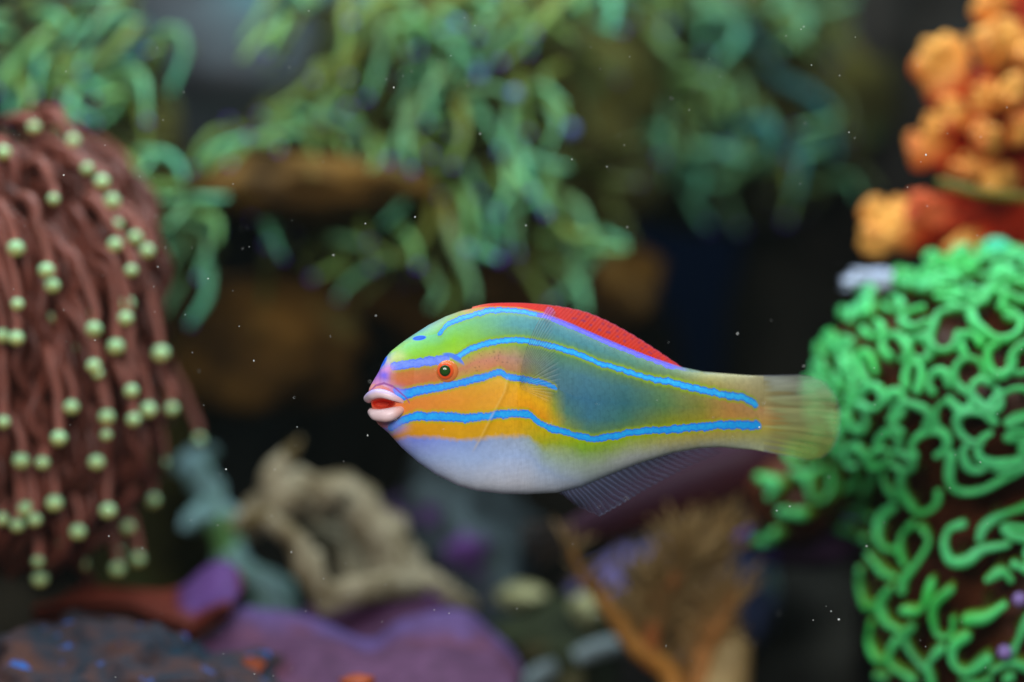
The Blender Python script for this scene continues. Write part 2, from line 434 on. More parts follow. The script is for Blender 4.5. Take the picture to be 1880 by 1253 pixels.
    # soften the seams where no stripe lies between two bands (behind the third stripe)
    # scales: faint rows of light and dark, and dark pepper dots behind the eye
    g = 0.5 + 0.5 * np.sin((x + 0.35 * y) * 0.75) * np.sin((x - 0.55 * y) * 0.62)
    body = sm(860, 960, x)
    col = col * (1 + (g - .5) * 0.06 * body + 0.05 * fbm2(x / 3, y / 16, 21, 2) * body + 0.04 * fbm2(x / 30, y / 30, 22))[..., None]
    # rows of overlapping scales, each with a slightly darker free edge
    sx_, sy_ = x / 17.0, (y - .12 * (x - 900)) / 13.0
    row = np.floor(sy_); fx = (sx_ + .5 * (row % 2)) % 1.0 - .5; fy = sy_ - row - .5
    arc = np.exp(-((np.hypot(fx + .35, fy * 1.15) - .72) / .10) ** 2)
    tone = hash3((np.floor(sx_ + .5 * (row % 2))).astype(np.int64), row.astype(np.int64), 0 * row.astype(np.int64), 5) - .5
    col = col * (1 + body * sm(870, 820, y) * (-.09 * arc + .06 * tone))[..., None]
    pep = sm(.55, .75, vn(np.stack([x / 3.2, y / 3.2, 0 * x], -1), 33)) * sm(840, 870, x) * sm(970, 940, x) * sm(640, 650, y) * sm(695, 685, y)
    col = col * (1 - .35 * pep)[..., None]
    # stripes: lime halo, dark edge, azure core
    def stripe(line, wpts, x0, x1, core, edge, halo, wob=2.0, hal=1.0, seed=1):
        nonlocal col
        w = np.interp(x, *np.array(wpts, float).T) * 0.5
        w = w + wob * 0.5 * fbm2(x / 7, 0 * x + seed, seed + 40, 2)
        cy = line(x) + 0.9 * np.sin(x * .37 + seed) * sm(1080, 1200, x) + wob * 0.6 * fbm2(x / 9, 0 * x + seed * 2, seed + 60, 2) + 0.8 * np.sign(np.sin(x * 0.9)) * 0.4
        w = w * np.sqrt(np.clip((x - x0) / 6, 0, 1)) * np.sqrt(np.clip((x1 - x) / 6, 0, 1))
        dd = np.abs(y - cy)
        ins = (x > x0) & (x < x1)
        h = (1 - sm(w + 1.0, w + 8.0, dd)) * ins * hal
        col = mix(col, np.broadcast_to(lin(halo), col.shape), h * 0.75)
        ed = (1 - sm(w - 0.7, w + 1.2, dd)) * ins
        col = mix(col, np.broadcast_to(lin(edge), col.shape), ed)
        co = (1 - sm(w * .55, w * 0.98, dd)) * ins
        core_v = lin(core) * (1.12 + 0.25 * fbm2(x / 4, y / 3, 70 + seed, 2))[..., None]
        col = mix(col, core_v, co)
    az, ed, lime = (55, 178, 255), (15, 80, 225), (150, 185, 10)
    stripe(L1, [(800, 9), (830, 10), (990, 8)], 803, 1000, (60, 160, 255), (20, 75, 235), (130, 170, 40), 2.0, 0.6, 1)
    stripe(L1, [(985, 7), (1100, 8), (1240, 6)], 985, 1238, (105, 105, 255), (80, 70, 250), (110, 140, 90), 1.5, 0.4, 2)
    stripe(L2, [(830, 13), (880, 11), (960, 10), (1150, 9.5), (1250, 12), (1400, 14)], 833, 1392, az, ed, lime, 2.2, 1.0, 3)
    stripe(L2, [(705, 15), (740, 14), (800, 16), (826, 20)], 716, 826, (110, 140, 245), (70, 110, 240), (160, 195, 20), 2.5, 0.5, 4)
    stripe(L3, [(720, 15), (745, 20), (770, 16), (830, 13), (925, 12), (1020, 9)], 722, 1023, (40, 160, 255), (18, 95, 245), (165, 180, 10), 2.0, 0.9, 5)
    stripe(L4, [(712, 14), (760, 15), (830, 15), (960, 14), (1000, 12), (1090, 11), (1200, 12), (1330, 15), (1398, 16)], 712, 1398, (40, 168, 255), (18, 100, 245), (165, 190, 10), 2.4, 0.8, 6)
    # lilac fading of the two lower stripes next to the mouth
    for (cx, cy, r, cc, s) in ((730, 717, 12, (170, 130, 235), .7), (712, 678, 12, (225, 160, 225), .7), (705, 689, 8, (135, 115, 240), .9), (725, 782, 18, (140, 150, 245), .8), (735, 655, 14, (210, 215, 160), .45)):
        f = np.exp(-(((x - cx) / r) ** 2 + ((y - cy) / (r * .7)) ** 2))
        col = mix(col, np.broadcast_to(lin(cc), col.shape), f * s)
    # blue front of the brow, blue head spot, brow arch over the eye
    f = 1 - sm(.75, 1.1, np.hypot((x - 703 - (y - 664) * -.45) / 6, (y - 664) / 12)); col = mix(col, np.broadcast_to(lin((55, 110, 240)), col.shape), f)
    f = 1 - sm(.8, 1.1, np.hypot((x - 770) / 13, (y - 621 + (x - 770) * .12) / 4.6)); col = mix(col, np.broadcast_to(lin((25, 95, 240)), col.shape), f)
    ra = np.hypot(x - 822, y - 680); f = (1 - sm(4, 6, np.abs(ra - 27))) * sm(658, 652, y - (x - 822) * .5)
    col = mix(col, np.broadcast_to(lin((60, 120, 245)), col.shape), f * .9)
    # fold above the upper lip and dark corner of the mouth
    ly = np.interp(x, (678, 690, 705, 722, 745, 752), (722, 710, 706, 712, 732, 742))
    f = (1 - sm(1.0, 3.0, np.abs(y - ly + 2))) * (x < 752); col = mix(col, np.broadcast_to(lin((150, 70, 150)), col.shape), f * .75)
    mo = np.hypot((x - 703) / 21, (y - 742) / 8.5)
    col = mix(col, np.broadcast_to(lin((226, 82, 52)), col.shape), 1 - sm(.85, 1.15, mo))
    # gill cover edge and shoulder of the pectoral fin
    gxl = np.interp(y, (690, 720, 760, 805, 830), (933, 926, 905, 882, 868))
    f = np.exp(-((x - gxl) / 2.2) ** 2) * sm(690, 700, y) * sm(835, 815, y)
    col = mix(col, np.broadcast_to(lin((250, 215, 120)), col.shape), f * .30)
    f = np.exp(-((x - gxl - 5) / 3.0) ** 2) * sm(690, 700, y) * sm(835, 815, y)
    col = col * (1 - .13 * f)[..., None]
    return np.clip(np.clip(col, 0, 1) ** 1.04, 0.0, 0.97)

fish = thing('striped_fish', P(960, 908, D0 + 0.02), 'bright rainbow striped reef fish with orange face and pale belly, swimming in open water', 'fish')
NX = 720
sx = np.linspace(0, 1, NX)
xs = 676 + (1402 - 676) * (0.25 * sx ** 2.2 + 0.75 * sx)
NN, NFAR = 250, 70
th = np.concatenate([np.linspace(-math.pi / 2, math.pi / 2, NN, endpoint=False), np.linspace(math.pi / 2, 1.5 * math.pi, NFAR, endpoint=False)])
_sv = np.sin(th)
xend = 0 * _sv
X = np.repeat(xs[:, None], len(th), 1)
X = np.minimum(X + xend[None] * sm(1280, 1402, X), 1425)
cyy, hh = (top_y(X) + bot_y(X)) / 2, (bot_y(X) - top_y(X)) / 2
# sample the near flank by height so the pattern stays sharp
sv = np.sin(th)[None]
Y = cyy + hh * sv
sgn = np.where(np.cos(th) >= -1e-9, -1.0, 1.0)[None]
off = half(X, Y) * sgn
mouth = 1 - sm(.5, 1.1, np.hypot((X - 702) / 23, (Y - 742) / 9.5))
off = off * (1 - .8 * mouth)
gill = np.interp(Y, (690, 720, 760, 805, 830), (933, 926, 905, 882, 868))
step = np.where((Y > 685) & (Y < 835), np.clip(1 - (X - gill) / 14, 0, 1) * (X > gill - 40) * np.clip((X - gill + 40) / 40, 0, 1), 0)
off = off + sgn * 0.00016 * step * (X < gill + 14) * sm(690, 705, Y) * sm(830, 790, Y)
VD = spine(X) + off
VV = P(X, Y, VD).reshape(-1, 3)
FF = grid_faces(NX, len(th), True)
cols = fish_colour(X.ravel(), Y.ravel())
capv = P([676], [725], [spine(676)])
add('body', VV, FF, M_skin, fish, cols)

def lip(name, pts, rad, up):
    a = np.array(pts, float)
    c = cr(np.column_stack([a, np.array(rad) * 1e-4]), 44)
    Cw = P(c[:, 0], c[:, 1], spine(c[:, 0]) + c[:, 2])
    V, F, p = tube(Cw, c[:, 3] * 1e4 * S, 20)
    V = V + (fbm(V * 300, 9, 2) * .00012)[:, None]
    iy = 626.5 - (V[:, 2] - ZC) / (KX * V[:, 1]); ix = 940 + V[:, 0] / (KX * V[:, 1])
    col = np.tile(lin((244, 212, 212)), (len(V), 1)) * (1 + .08 * fbm(V * 500, 19, 3))[:, None]
    if up:
        col = mix(col, np.broadcast_to(lin((170, 165, 240)), col.shape), sm(6, -6, iy - np.interp(ix, (668, 690, 712, 745), (729, 719, 722, 735))) * .75)
        col = mix(col, np.broadcast_to(lin((240, 170, 170)), col.shape), sm(716, 744, ix) * .75)
    else:
        col = mix(col, np.broadcast_to(lin((238, 176, 160)), col.shape), np.maximum(sm(766, 778, iy) * .7, sm(716, 736, ix) * .85))
    return add(name, V, F, M_lip, fish, np.clip(col, 0, .95))
lip('upper_lip', [(746, 743, -.0064), (735, 736, -.0073), (719, 728.5, -.0074), (702, 723.5, -.0066), (687, 724, -.0048), (677, 730, -.0018), (675, 734, .001), (680, 732, .003), (694, 728, .005), (714, 729, .006), (732, 737, .006)],
    [2.5, 4.4, 6.8, 8.2, 8.8, 8.0, 7.4, 7.8, 7.4, 6.5, 4], True)
lip('lower_lip', [(742, 748, -.0060), (732, 755, -.0070), (716, 761.5, -.0070), (701, 763, -.0060), (689, 761, -.0040), (682, 757.5, -.0012), (682, 757, .001), (687, 759, .003), (700, 761, .005), (725, 756, .006)],
    [4.0, 9.0, 12.2, 12.0, 10.4, 7.8, 7.4, 7.8, 8, 5], False)

# eye: orange socket ring, orange-red iris, green black pupil
def dome(cx, cy, rx, ry, d0, bulge, colf, n=48, m=20, tilt=0.0):
    a = np.linspace(0, 2 * math.pi, n, endpoint=False); r = np.linspace(0.02, 1, m)
    R_, A_ = np.meshgrid(r, a, indexing='ij')
    x_ = cx + rx * R_ * np.cos(A_); y_ = cy + ry * R_ * np.sin(A_)
    d_ = d0 - bulge * np.sqrt(np.clip(1 - R_ ** 2, 0, 1)) + 0.0012 * (R_ > .995)
    V = P(x_, y_, d_).reshape(-1, 3)
    F = grid_faces(m, n, True).tolist(); F.append(list(range(n))[::-1])
    return V, F, colf(R_.ravel(), A_.ravel())
ed_ = float(skin_d(821, 682))
eye = add('eye', *dome(821.5, 682.5, 21.5, 22, ed_ + .0004, .0016, lambda r, a: None)[:2], M_eye, fish,
          mix(np.broadcast_to(lin((232, 128, 62)), (48 * 20, 3)).copy(), np.broadcast_to(lin((205, 130, 60)), (48 * 20, 3)), np.clip((np.repeat(np.linspace(0.02, 1, 20), 48) - .8) * 5, 0, 1)))
V, F, _ = dome(818, 681.5, 16, 16.5, ed_ - .0006, .0011, lambda r, a: None)
rr = np.repeat(np.linspace(0.02, 1, 20), 48)
add('iris', V, F, M_eye, eye, mix(np.broadcast_to(lin((250, 85, 30)), (960, 3)), np.broadcast_to(lin((235, 110, 50)), (960, 3)), (rr - .7) * 3.3))
V, F, _ = dome(817, 680.8, 10.6, 10.8, ed_ - .0015, .0007, lambda r, a: None)
add('pupil', V, F, M_eye, eye, mix(np.broadcast_to(lin((34, 78, 14)), (960, 3)), np.broadcast_to(lin((22, 44, 12)), (960, 3)), (rr - .6) * 2.5))

# fins: a sheet between a base line and an outer line
def sheet(base, outer, nu, nv, dfun):
    b = cr(np.hstack([np.array(base, float), np.zeros((len(base), 1))]), nu)[:, :2]
    o = cr(np.hstack([np.array(outer, float), np.zeros((len(outer), 1))]), nu)[:, :2]
    t = np.linspace(0, 1, nv)[None, :, None]
    g = b[:, None] * (1 - t) + o[:, None] * t
    u = np.repeat(np.linspace(0, 1, nu)[:, None], nv, 1); v = np.repeat(np.linspace(0, 1, nv)[None], nu, 0)
    return g[..., 0], g[..., 1], u, v

# dorsal fin, a thin two sided blade
gx_, gy_, u, v = sheet([(862, 572), (900, 569), (950, 568), (1000, 577), (1050, 598), (1100, 620), (1150, 641), (1200, 661), (1246, 678)],
                       [(868, 563.5), (900, 557.5), (955, 556.5), (1010, 561), (1067, 571.5), (1110, 588), (1150, 609), (1190, 633.5), (1252, 675)], 300, 30, None)
gy_ = gy_ - np.where(v > .97, 1.2 * np.abs(np.sin(u * 70)), 0) * sm(.3, .4, u)
ray = np.sin((u * 62 - v * 1.2) * math.pi * 2)
colr = lin((226, 66, 58)) * (1 + .04 * ray[..., None])
colr = mix(colr, np.broadcast_to(lin((225, 60, 28)), colr.shape), sm(.9, .1, v) * sm(.42, .5, u))
spots = np.exp(-((v - .45 - .06 * np.sin(u * 40)) / .07) ** 2) * sm(.1, .6, np.sin(u * 150) + 1.2 * fbm2(u * 60, v * 5, 402)) * sm(.4, .5, u)
colr = mix(colr, np.broadcast_to(lin((120, 55, 110)), colr.shape), spots * .7)
spots = np.exp(-((v - .78) / .08) ** 2) * sm(.1, .6, np.sin(u * 170 + 1) + 1.2 * fbm2(u * 60, v * 5, 403)) * sm(.4, .5, u)
colr = mix(colr, np.broadcast_to(lin((150, 50, 90)), colr.shape), spots * .6)
colr = mix(colr, np.broadcast_to(lin((225, 120, 95)), colr.shape), sm(.12, .0, u) * .8)
colr = mix(colr, np.broadcast_to(lin((120, 70, 200)), colr.shape), sm(.12, .0, v) * sm(.4, .5, u) * .8)
colr = mix(colr, np.broadcast_to(lin((150, 90, 150)), colr.shape), sm(.955, 1, v) * .5)
tk = 0.0007 * (1 - v * .85) + .00003 * ray
dd = spine(gx_)
n1 = gx_.size
VA = P(gx_, gy_, dd - tk).reshape(-1, 3); VB = P(gx_, gy_, dd + tk).reshape(-1, 3)
F1 = grid_faces(300, 30)
add('dorsal_fin', np.vstack([VA, VB]), np.vstack([F1, F1[:, ::-1] + n1]), M_skin, fish, np.vstack([colr.reshape(-1, 3)] * 2))

# anal fin
u = np.repeat(np.linspace(0, 1, 260)[:, None], 40, 1); v = np.repeat(np.linspace(0, 1, 40)[None], 260, 0)
ub = (0, .10, .2, .35, .55, .8, 1)
bx_, by_ = np.interp(u, ub, (1026, 1036, 1050, 1080, 1130, 1210, 1300)), np.interp(u, ub, (898, 896, 890, 880, 859, 833, 817))
ox_, oy_ = np.interp(u, ub, (1029, 1058, 1102, 1140, 1190, 1262, 1330)), np.interp(u, ub, (906, 929, 948, 926, 896, 858, 830))
gx_ = bx_ + (ox_ - bx_) * v + 5 * np.sin(v * math.pi) * sm(.05, .2, u); gy_ = by_ + (oy_ - by_) * v + 3 * np.sin(v * math.pi) + 1.0 * v * np.sin(u * 170)
ray = np.sin((u * 27 + .3 * fbm2(u * 8, v * 2, 401)) * 2 * math.pi)
colr = mix(np.broadcast_to(lin((98, 106, 134)), u.shape + (3,)), np.broadcast_to(lin((74, 72, 98)), u.shape + (3,)), .5 - .5 * ray)
colr = mix(colr, np.broadcast_to(lin((160, 175, 205)), colr.shape), np.maximum(sm(.15, 0, v), sm(.94, 1, v) * sm(.5, .3, u)) * .7)
al = np.clip(.66 + .10 * ray, 0, 1) * (1 - .55 * sm(.35, 1, u)) * (1 - .2 * v)
add('anal_fin', P(gx_, gy_, spine(gx_) - .0006 + .0004 * ray * v + .003 * v * v).reshape(-1, 3), grid_faces(260, 40), M_fin, fish, np.dstack([colr, al]).reshape(-1, 4))

# tail fin, rays running back from the tail root
NU, NV = 130, 160
vv = np.linspace(0, 1, NV)
by0 = 690.5 + (823.5 - 690.5) * vv
endx = np.interp(vv, (0, .06, .14, .3, .47, .7, .84, .93, 1), (1468, 1496, 1518, 1537, 1545, 1541, 1527, 1508, 1478))
endy = np.interp(vv, (0, .06, .14, .3, .47, .7, .84, .93, 1), (688, 692, 703, 730, 761, 801, 829, 842, 846))
uu = np.linspace(0, 1, NU)[:, None]
gx_ = 1366 + (endx[None] - 1366) * uu
gy_ = by0[None] + (endy - by0)[None] * uu ** 1.2 + np.where(vv < .5, -1, 1)[None] * 0
u = np.repeat(uu, NV, 1); v = np.repeat(vv[None], NU, 0)
ray = np.sin(v * 2 * math.pi * 15 + 1.2 * fbm2(u * 3, v * 9, 77))
streak = fbm2(u * 2.2, v * 34, 78, 3)
colr = np.broadcast_to(lin((168, 170, 112)), u.shape + (3,)).copy()
colr = mix(colr, np.broadcast_to(lin((186, 192, 186)), colr.shape), sm(.42, .0, v) * .75)
colr = mix(colr, np.broadcast_to(lin((158, 160, 72)), colr.shape), sm(.45, .9, v) * .8)
colr = mix(colr, np.broadcast_to(lin((206, 175, 110)), colr.shape), sm(.34, .05, u) * (.5 + .5 * sm(-.3, .5, streak)))
colr = colr * (1 + .30 * streak + .02 * ray)[..., None]
bodyc = fish_colour(np.full(u.shape, 1401.0).ravel(), gy_.ravel() * 0 + (690 + 139 * v).ravel()).reshape(u.shape + (3,))
colr = mix(bodyc, colr, sm(.22, .50, u + .22 * streak))
edge = np.maximum(np.maximum(sm(.03, 0, v), sm(.97, 1, v)), sm(.97, 1, u))
colr = mix(colr, np.broadcast_to(lin((150, 160, 200)), colr.shape), edge * .5)
al = np.clip(.70 - .22 * sm(.4, 1, u) + .08 * streak, 0, 1)
al = mix(np.ones(u.shape + (1,)), al[..., None], sm(.18, .35, u))[..., 0]
al = al * (1 - .55 * sm(.93, 1, u)) * (1 - .5 * np.maximum(sm(.035, 0, v), sm(.965, 1, v)) * sm(.3, .6, u))
dd = spine(gx_) + .00008 * ray * u + .0012 * np.sin(v * 7) * u
add('tail_fin', P(gx_, gy_, dd).reshape(-1, 3), grid_faces(NU, NV), M_fin, fish, np.dstack([np.clip(colr, 0, .95), al]).reshape(-1, 4))

# pectoral fin: clear fan of fine rays held close to the flank
NU, NV = 420, 60
uu = np.linspace(0, 1, NU)[:, None]; vv = np.linspace(0, 1, NV)[None]
ang = np.radians(np.interp(uu, (0, .3, .6, 1), (72, 58, 38, -28)))
Lr = np.interp(uu, (0, .08, .16, .3, .6, 1), (149, 151, 146, 118, 92, 62))
bend = np.interp(uu, (0, .3, 1), (14, 4, -2)) * (vv * (1 - vv)) * 2
gx_ = 953 + vv * Lr * np.cos(ang) - bend * 1.3 + vv * 6 * (1 - uu)
gy_ = 705 + uu * 8 - vv * Lr * np.sin(ang) - bend * .4
u = np.repeat(uu, NV, 1); v = np.repeat(vv, NU, 0)
ray = np.sin(u * 2 * math.pi * 24)
dk = np.sin(u * 2 * math.pi * 24 + 1.7)
colr = mix(np.broadcast_to(lin((190, 195, 190)), u.shape + (3,)), np.broadcast_to(lin((50, 46, 40)), u.shape + (3,)), sm(.3, .9, dk))
pk = sm(.80, .93, v) * sm(.20, .10, u)
colr = mix(colr, np.broadcast_to(lin((205, 130, 195)), colr.shape), pk)
al = (.07 + .34 * sm(.2, .95, ray) + .38 * sm(.4, .95, dk)) * sm(1.0, .8, v) * (1 - .55 * u) * np.interp(v, (0, .1, 1), (.4, 1, .6))
al = np.maximum(al, pk * .55)
al = np.maximum(al, sm(.012, .004, u) * .75 * sm(1, .8, v))
gyb = np.clip(gy_, top_y(gx_) + 3, bot_y(gx_) - 3)
dd = skin_d(gx_, gyb) - .0006 - .0016 * v + .0002 * ray
colr = mix(colr, np.broadcast_to(lin((70, 58, 50)), colr.shape), sm(.014, .006, u) * sm(.75, .5, v))
pf = add('pectoral_fin', P(gx_, gy_, dd).reshape(-1, 3), grid_faces(NU, NV), M_fin, fish, np.dstack([colr, al]).reshape(-1, 4))

# ------------------------------------------------------------------ brown coral with ball tips (left)
def srgbmix(a, b, t): return lin(a) * (1 - t)[:, None] + lin(b) * t[:, None]

TIPS = [(62, 234, 13), (112, 232, 12), (134, 258, 14), (6, 280, 15), (71, 308, 11), (96, 300, 8), (160, 310, 13), (187, 334, 15), (205, 370, 17), (98, 366, 12), (215, 413, 13),
        (211, 450, 15), (248, 437, 15), (270, 461, 15), (241, 497, 13), (29, 457, 18), (85, 497, 17), (96, 525, 16), (231, 559, 19), (231, 585, 15), (32, 559, 13), (94, 583, 11),
        (172, 605, 17), (30, 621, 16), (4, 617, 16), (213, 637, 18), (295, 649, 18), (241, 718, 15), (131, 748, 16), (172, 672, 15), (180, 686, 12), (272, 753, 17), (245, 771, 15),
        (315, 751, 14), (196, 766, 17), (195, 799, 12), (108, 805, 17), (366, 807, 11), (39, 847, 18), (78, 850, 15), (177, 849, 17), (48, 935, 18), (64, 955, 15), (32, 965, 15),
        (100, 924, 18), (198, 938, 17), (280, 919, 15), (235, 968, 14), (143, 977, 17), (120, 999, 13), (6, 775, 14), (4, 953, 14), (150, 1035, 14), (253, 1027, 14), (215, 1045, 15),
        (70, 1031, 12), (74, 1063, 16), (30, 1013, 11), (219, 1015, 9), (34, 672, 10), (171, 575, 10), (135, 640, 9), (300, 850, 10), (150, 905, 9), (10, 690, 11), (120, 440, 9)]
rt = random.Random(3)
for _ in range(14):
    TIPS.append((rt.uniform(-130, -25), rt.uniform(260, 1040), rt.uniform(12, 18)))
torch = thing('torch_coral', P(30, 1000, 0.84), 'large brown coral of drooping tentacles with pale green ball tips', 'coral')
V, F = blob(P(40, 640, 0.84), (225 * KX * .84, .034, 360 * KX * .84), 41, .16, 2.2, 4)
add('flesh', V, F, M_tent, torch, np.tile(lin((84, 44, 33)), (len(V), 1)))
def dome_depth(x, y):
    q = np.clip(((x - 20) / 330) ** 2 + ((y - 640) / 450) ** 2, 0, 1)
    return .852 - .066 * math.sqrt(1 - q)
for i, (x, y, r) in enumerate(TIPS):
    faint = r < 12
    d = dome_depth(x, y) + (.02 if faint else rt.uniform(-.004, .006))
    ux = (x - 10) / 330
    upper = max(0, min(1, (640 - y) / 400))
    # the tentacle leaves the colony higher up and further in, arches and hangs to its tip
    bx = x - 30 - 130 * max(ux, 0) * (0.5 + .6 * upper) + rt.uniform(-14, 14)
    by = y - rt.uniform(120, 210) * (1 - .72 * upper) + 40 * upper
    pts = [P(bx - 16, by + 30, d + .045), P(bx, by, d + .018), P(bx + (x - bx) * .55 + 22 * rt.uniform(-1, 1), by + (y - by) * (.22 - .3 * upper) - 12, d + .002),
           P(x - 3 * ux, y - r * (1.8 - 1.2 * upper) - 14 * (1 - upper), d), P(x, y - r * .3, d - .0022)]
    Cc = cr(pts, 20)
    k = KX * d
    rad = np.interp(np.linspace(0, 1, 20), (0, .5, .9, 1), (11.5, 11, 9, 8)) * k * (0.75 if faint else 1) * rt.uniform(.85, 1.15)
    V, F, p = tube(Cc, rad, 9)
    V = V + (fbm(V * 130, 5, 2) * .0006)[:, None]
    colr = srgbmix((98, 50, 36), (142, 84, 70), p) * (1 + .15 * fbm(V * 60, 6, 2))[:, None] * rt.uniform(.85, 1.12)
    te = add('tentacle', V, F, M_tent, torch, colr)
    v, f = ico(3)
    c = P(x, y, d - .0030)
    V2 = c + v * (1 + .04 * fbm(v * 2 + i, i, 2))[:, None] * np.array([1.0, 1.0, .93]) * r * k * .88
    g = np.clip((v[:, 2] + .55) / 1.0, 0, 1)
    c2 = srgbmix((206, 200, 110), (176, 236, 178), g) * rt.uniform(.8, 1.05)  # mint top and yellowish underside paint the cool overhead light into the tip
    add('tip', V2, f, M_tent, te, c2)

nt_ = 0
for i in range(330):
    if nt_ >= 215: break
    x, y = rt.uniform(-90, 300), 300 + 680 * rt.random() ** 1.25
    d = dome_depth(x, y) + rt.uniform(.006, .020)
    if d > .862 or (y > 760 and x > 330 - (y - 700) * .5): continue
    tuck = -.22 * max(0, y - 700)
    k_ = max(0, min(1, (560 - y) / 260)) * .6
    pts = [P(x - 40 - 60 * k_, y - 110 + 70 * k_, d + .03), P(x - 15 - 40 * k_ + rt.uniform(-20, 20), y - 70 + 50 * k_, d + .004), P(x + rt.uniform(-22, 22), y, d), P(x + rt.uniform(-30, 30) + tuck * .3, y + 60, d + .004), P(x + rt.uniform(-30, 30) + tuck * .7, y + 105, d + .02)]
    V, F, p = tube(cr(pts, 18), 10.5 * KX * d * rt.uniform(.75, 1.2), 8)
    nt_ += 1
    add('tentacle', V, F, M_tent, torch, np.tile(lin((112, 60, 47)), (len(V), 1)) * (1 + .2 * fbm(V * 60, 6, 2))[:, None] * rt.uniform(.45, 1.15))

rock('reef_rock', 'dark rock foot under the brown ball tipped coral', 10, 860, .868, 150, 260, .03, M_rock_dark, 84, .15, down=True)

# ------------------------------------------------------------------ green corals with violet tips
def strokes(zo, sc, lst):
    return [([(zo[0] + a / sc, zo[1] + b / sc) for a, b in pts], r, fl) for pts, r, fl in lst]
A_ = strokes((0, 0), 2.914, [
    ([(330, 120), (240, 200), (130, 290), (50, 390), (-10, 480)], 13, 'p'), ([(640, 20), (560, 90), (480, 190), (420, 300)], 14, ''), ([(720, 150), (660, 220), (560, 310), (420, 345), (260, 350)], 14, ''),
    ([(260, 260), (215, 330), (195, 400), (185, 500)], 11, 'p'), ([(820, 330), (870, 180), (950, 170), (985, 280), (955, 400), (930, 480)], 14, ''), ([(840, 360), (850, 260), (800, 270)], 11, 'p'),
    ([(700, 380), (750, 440), (772, 530), (785, 640)], 13, 'p'), ([(720, 440), (660, 520), (590, 610), (520, 660)], 12, 'p'), ([(750, 430), (600, 450), (430, 420), (250, 400)], 14, ''),
    ([(480, 300), (440, 340), (430, 380)], 11, 'p'), ([(420, 480), (370, 540), (400, 600), (500, 640)], 12, ''), ([(520, 440), (560, 480), (640, 500)], 11, ''),
    ([(330, 620), (360, 690), (330, 780)], 12, ''), ([(200, 60), (300, 110), (420, 150)], 13, ''), ([(140, 480), (300, 480), (330, 510)], 10, 'p')])
B_ = strokes((0, 0), 2.914, [
    ([(640, 840), (700, 880), (745, 960), (700, 1060)], 14, ''), ([(760, 830), (860, 820), (950, 870), (990, 950)], 13, ''), ([(700, 970), (830, 1000), (960, 1000)], 15, '')]) + strokes((240, 350), 3.056, [
    ([(20, 60), (130, 60), (260, 40)], 14, ''), ([(60, 240), (170, 195), (300, 170), (390, 215)], 14, ''), ([(400, 160), (340, 220), (290, 310), (225, 420), (190, 500)], 15, 'p'), ([(420, 250), (430, 330), (400, 420), (380, 480)], 11, 'p'),
    ([(380, 380), (440, 480), (425, 610), (345, 735)], 15, 'p'), ([(300, 480), (260, 570), (195, 690)], 12, ''), ([(300, 320), (230, 300), (120, 250)], 13, ''), ([(330, 100), (280, 130), (210, 210)], 13, '')])
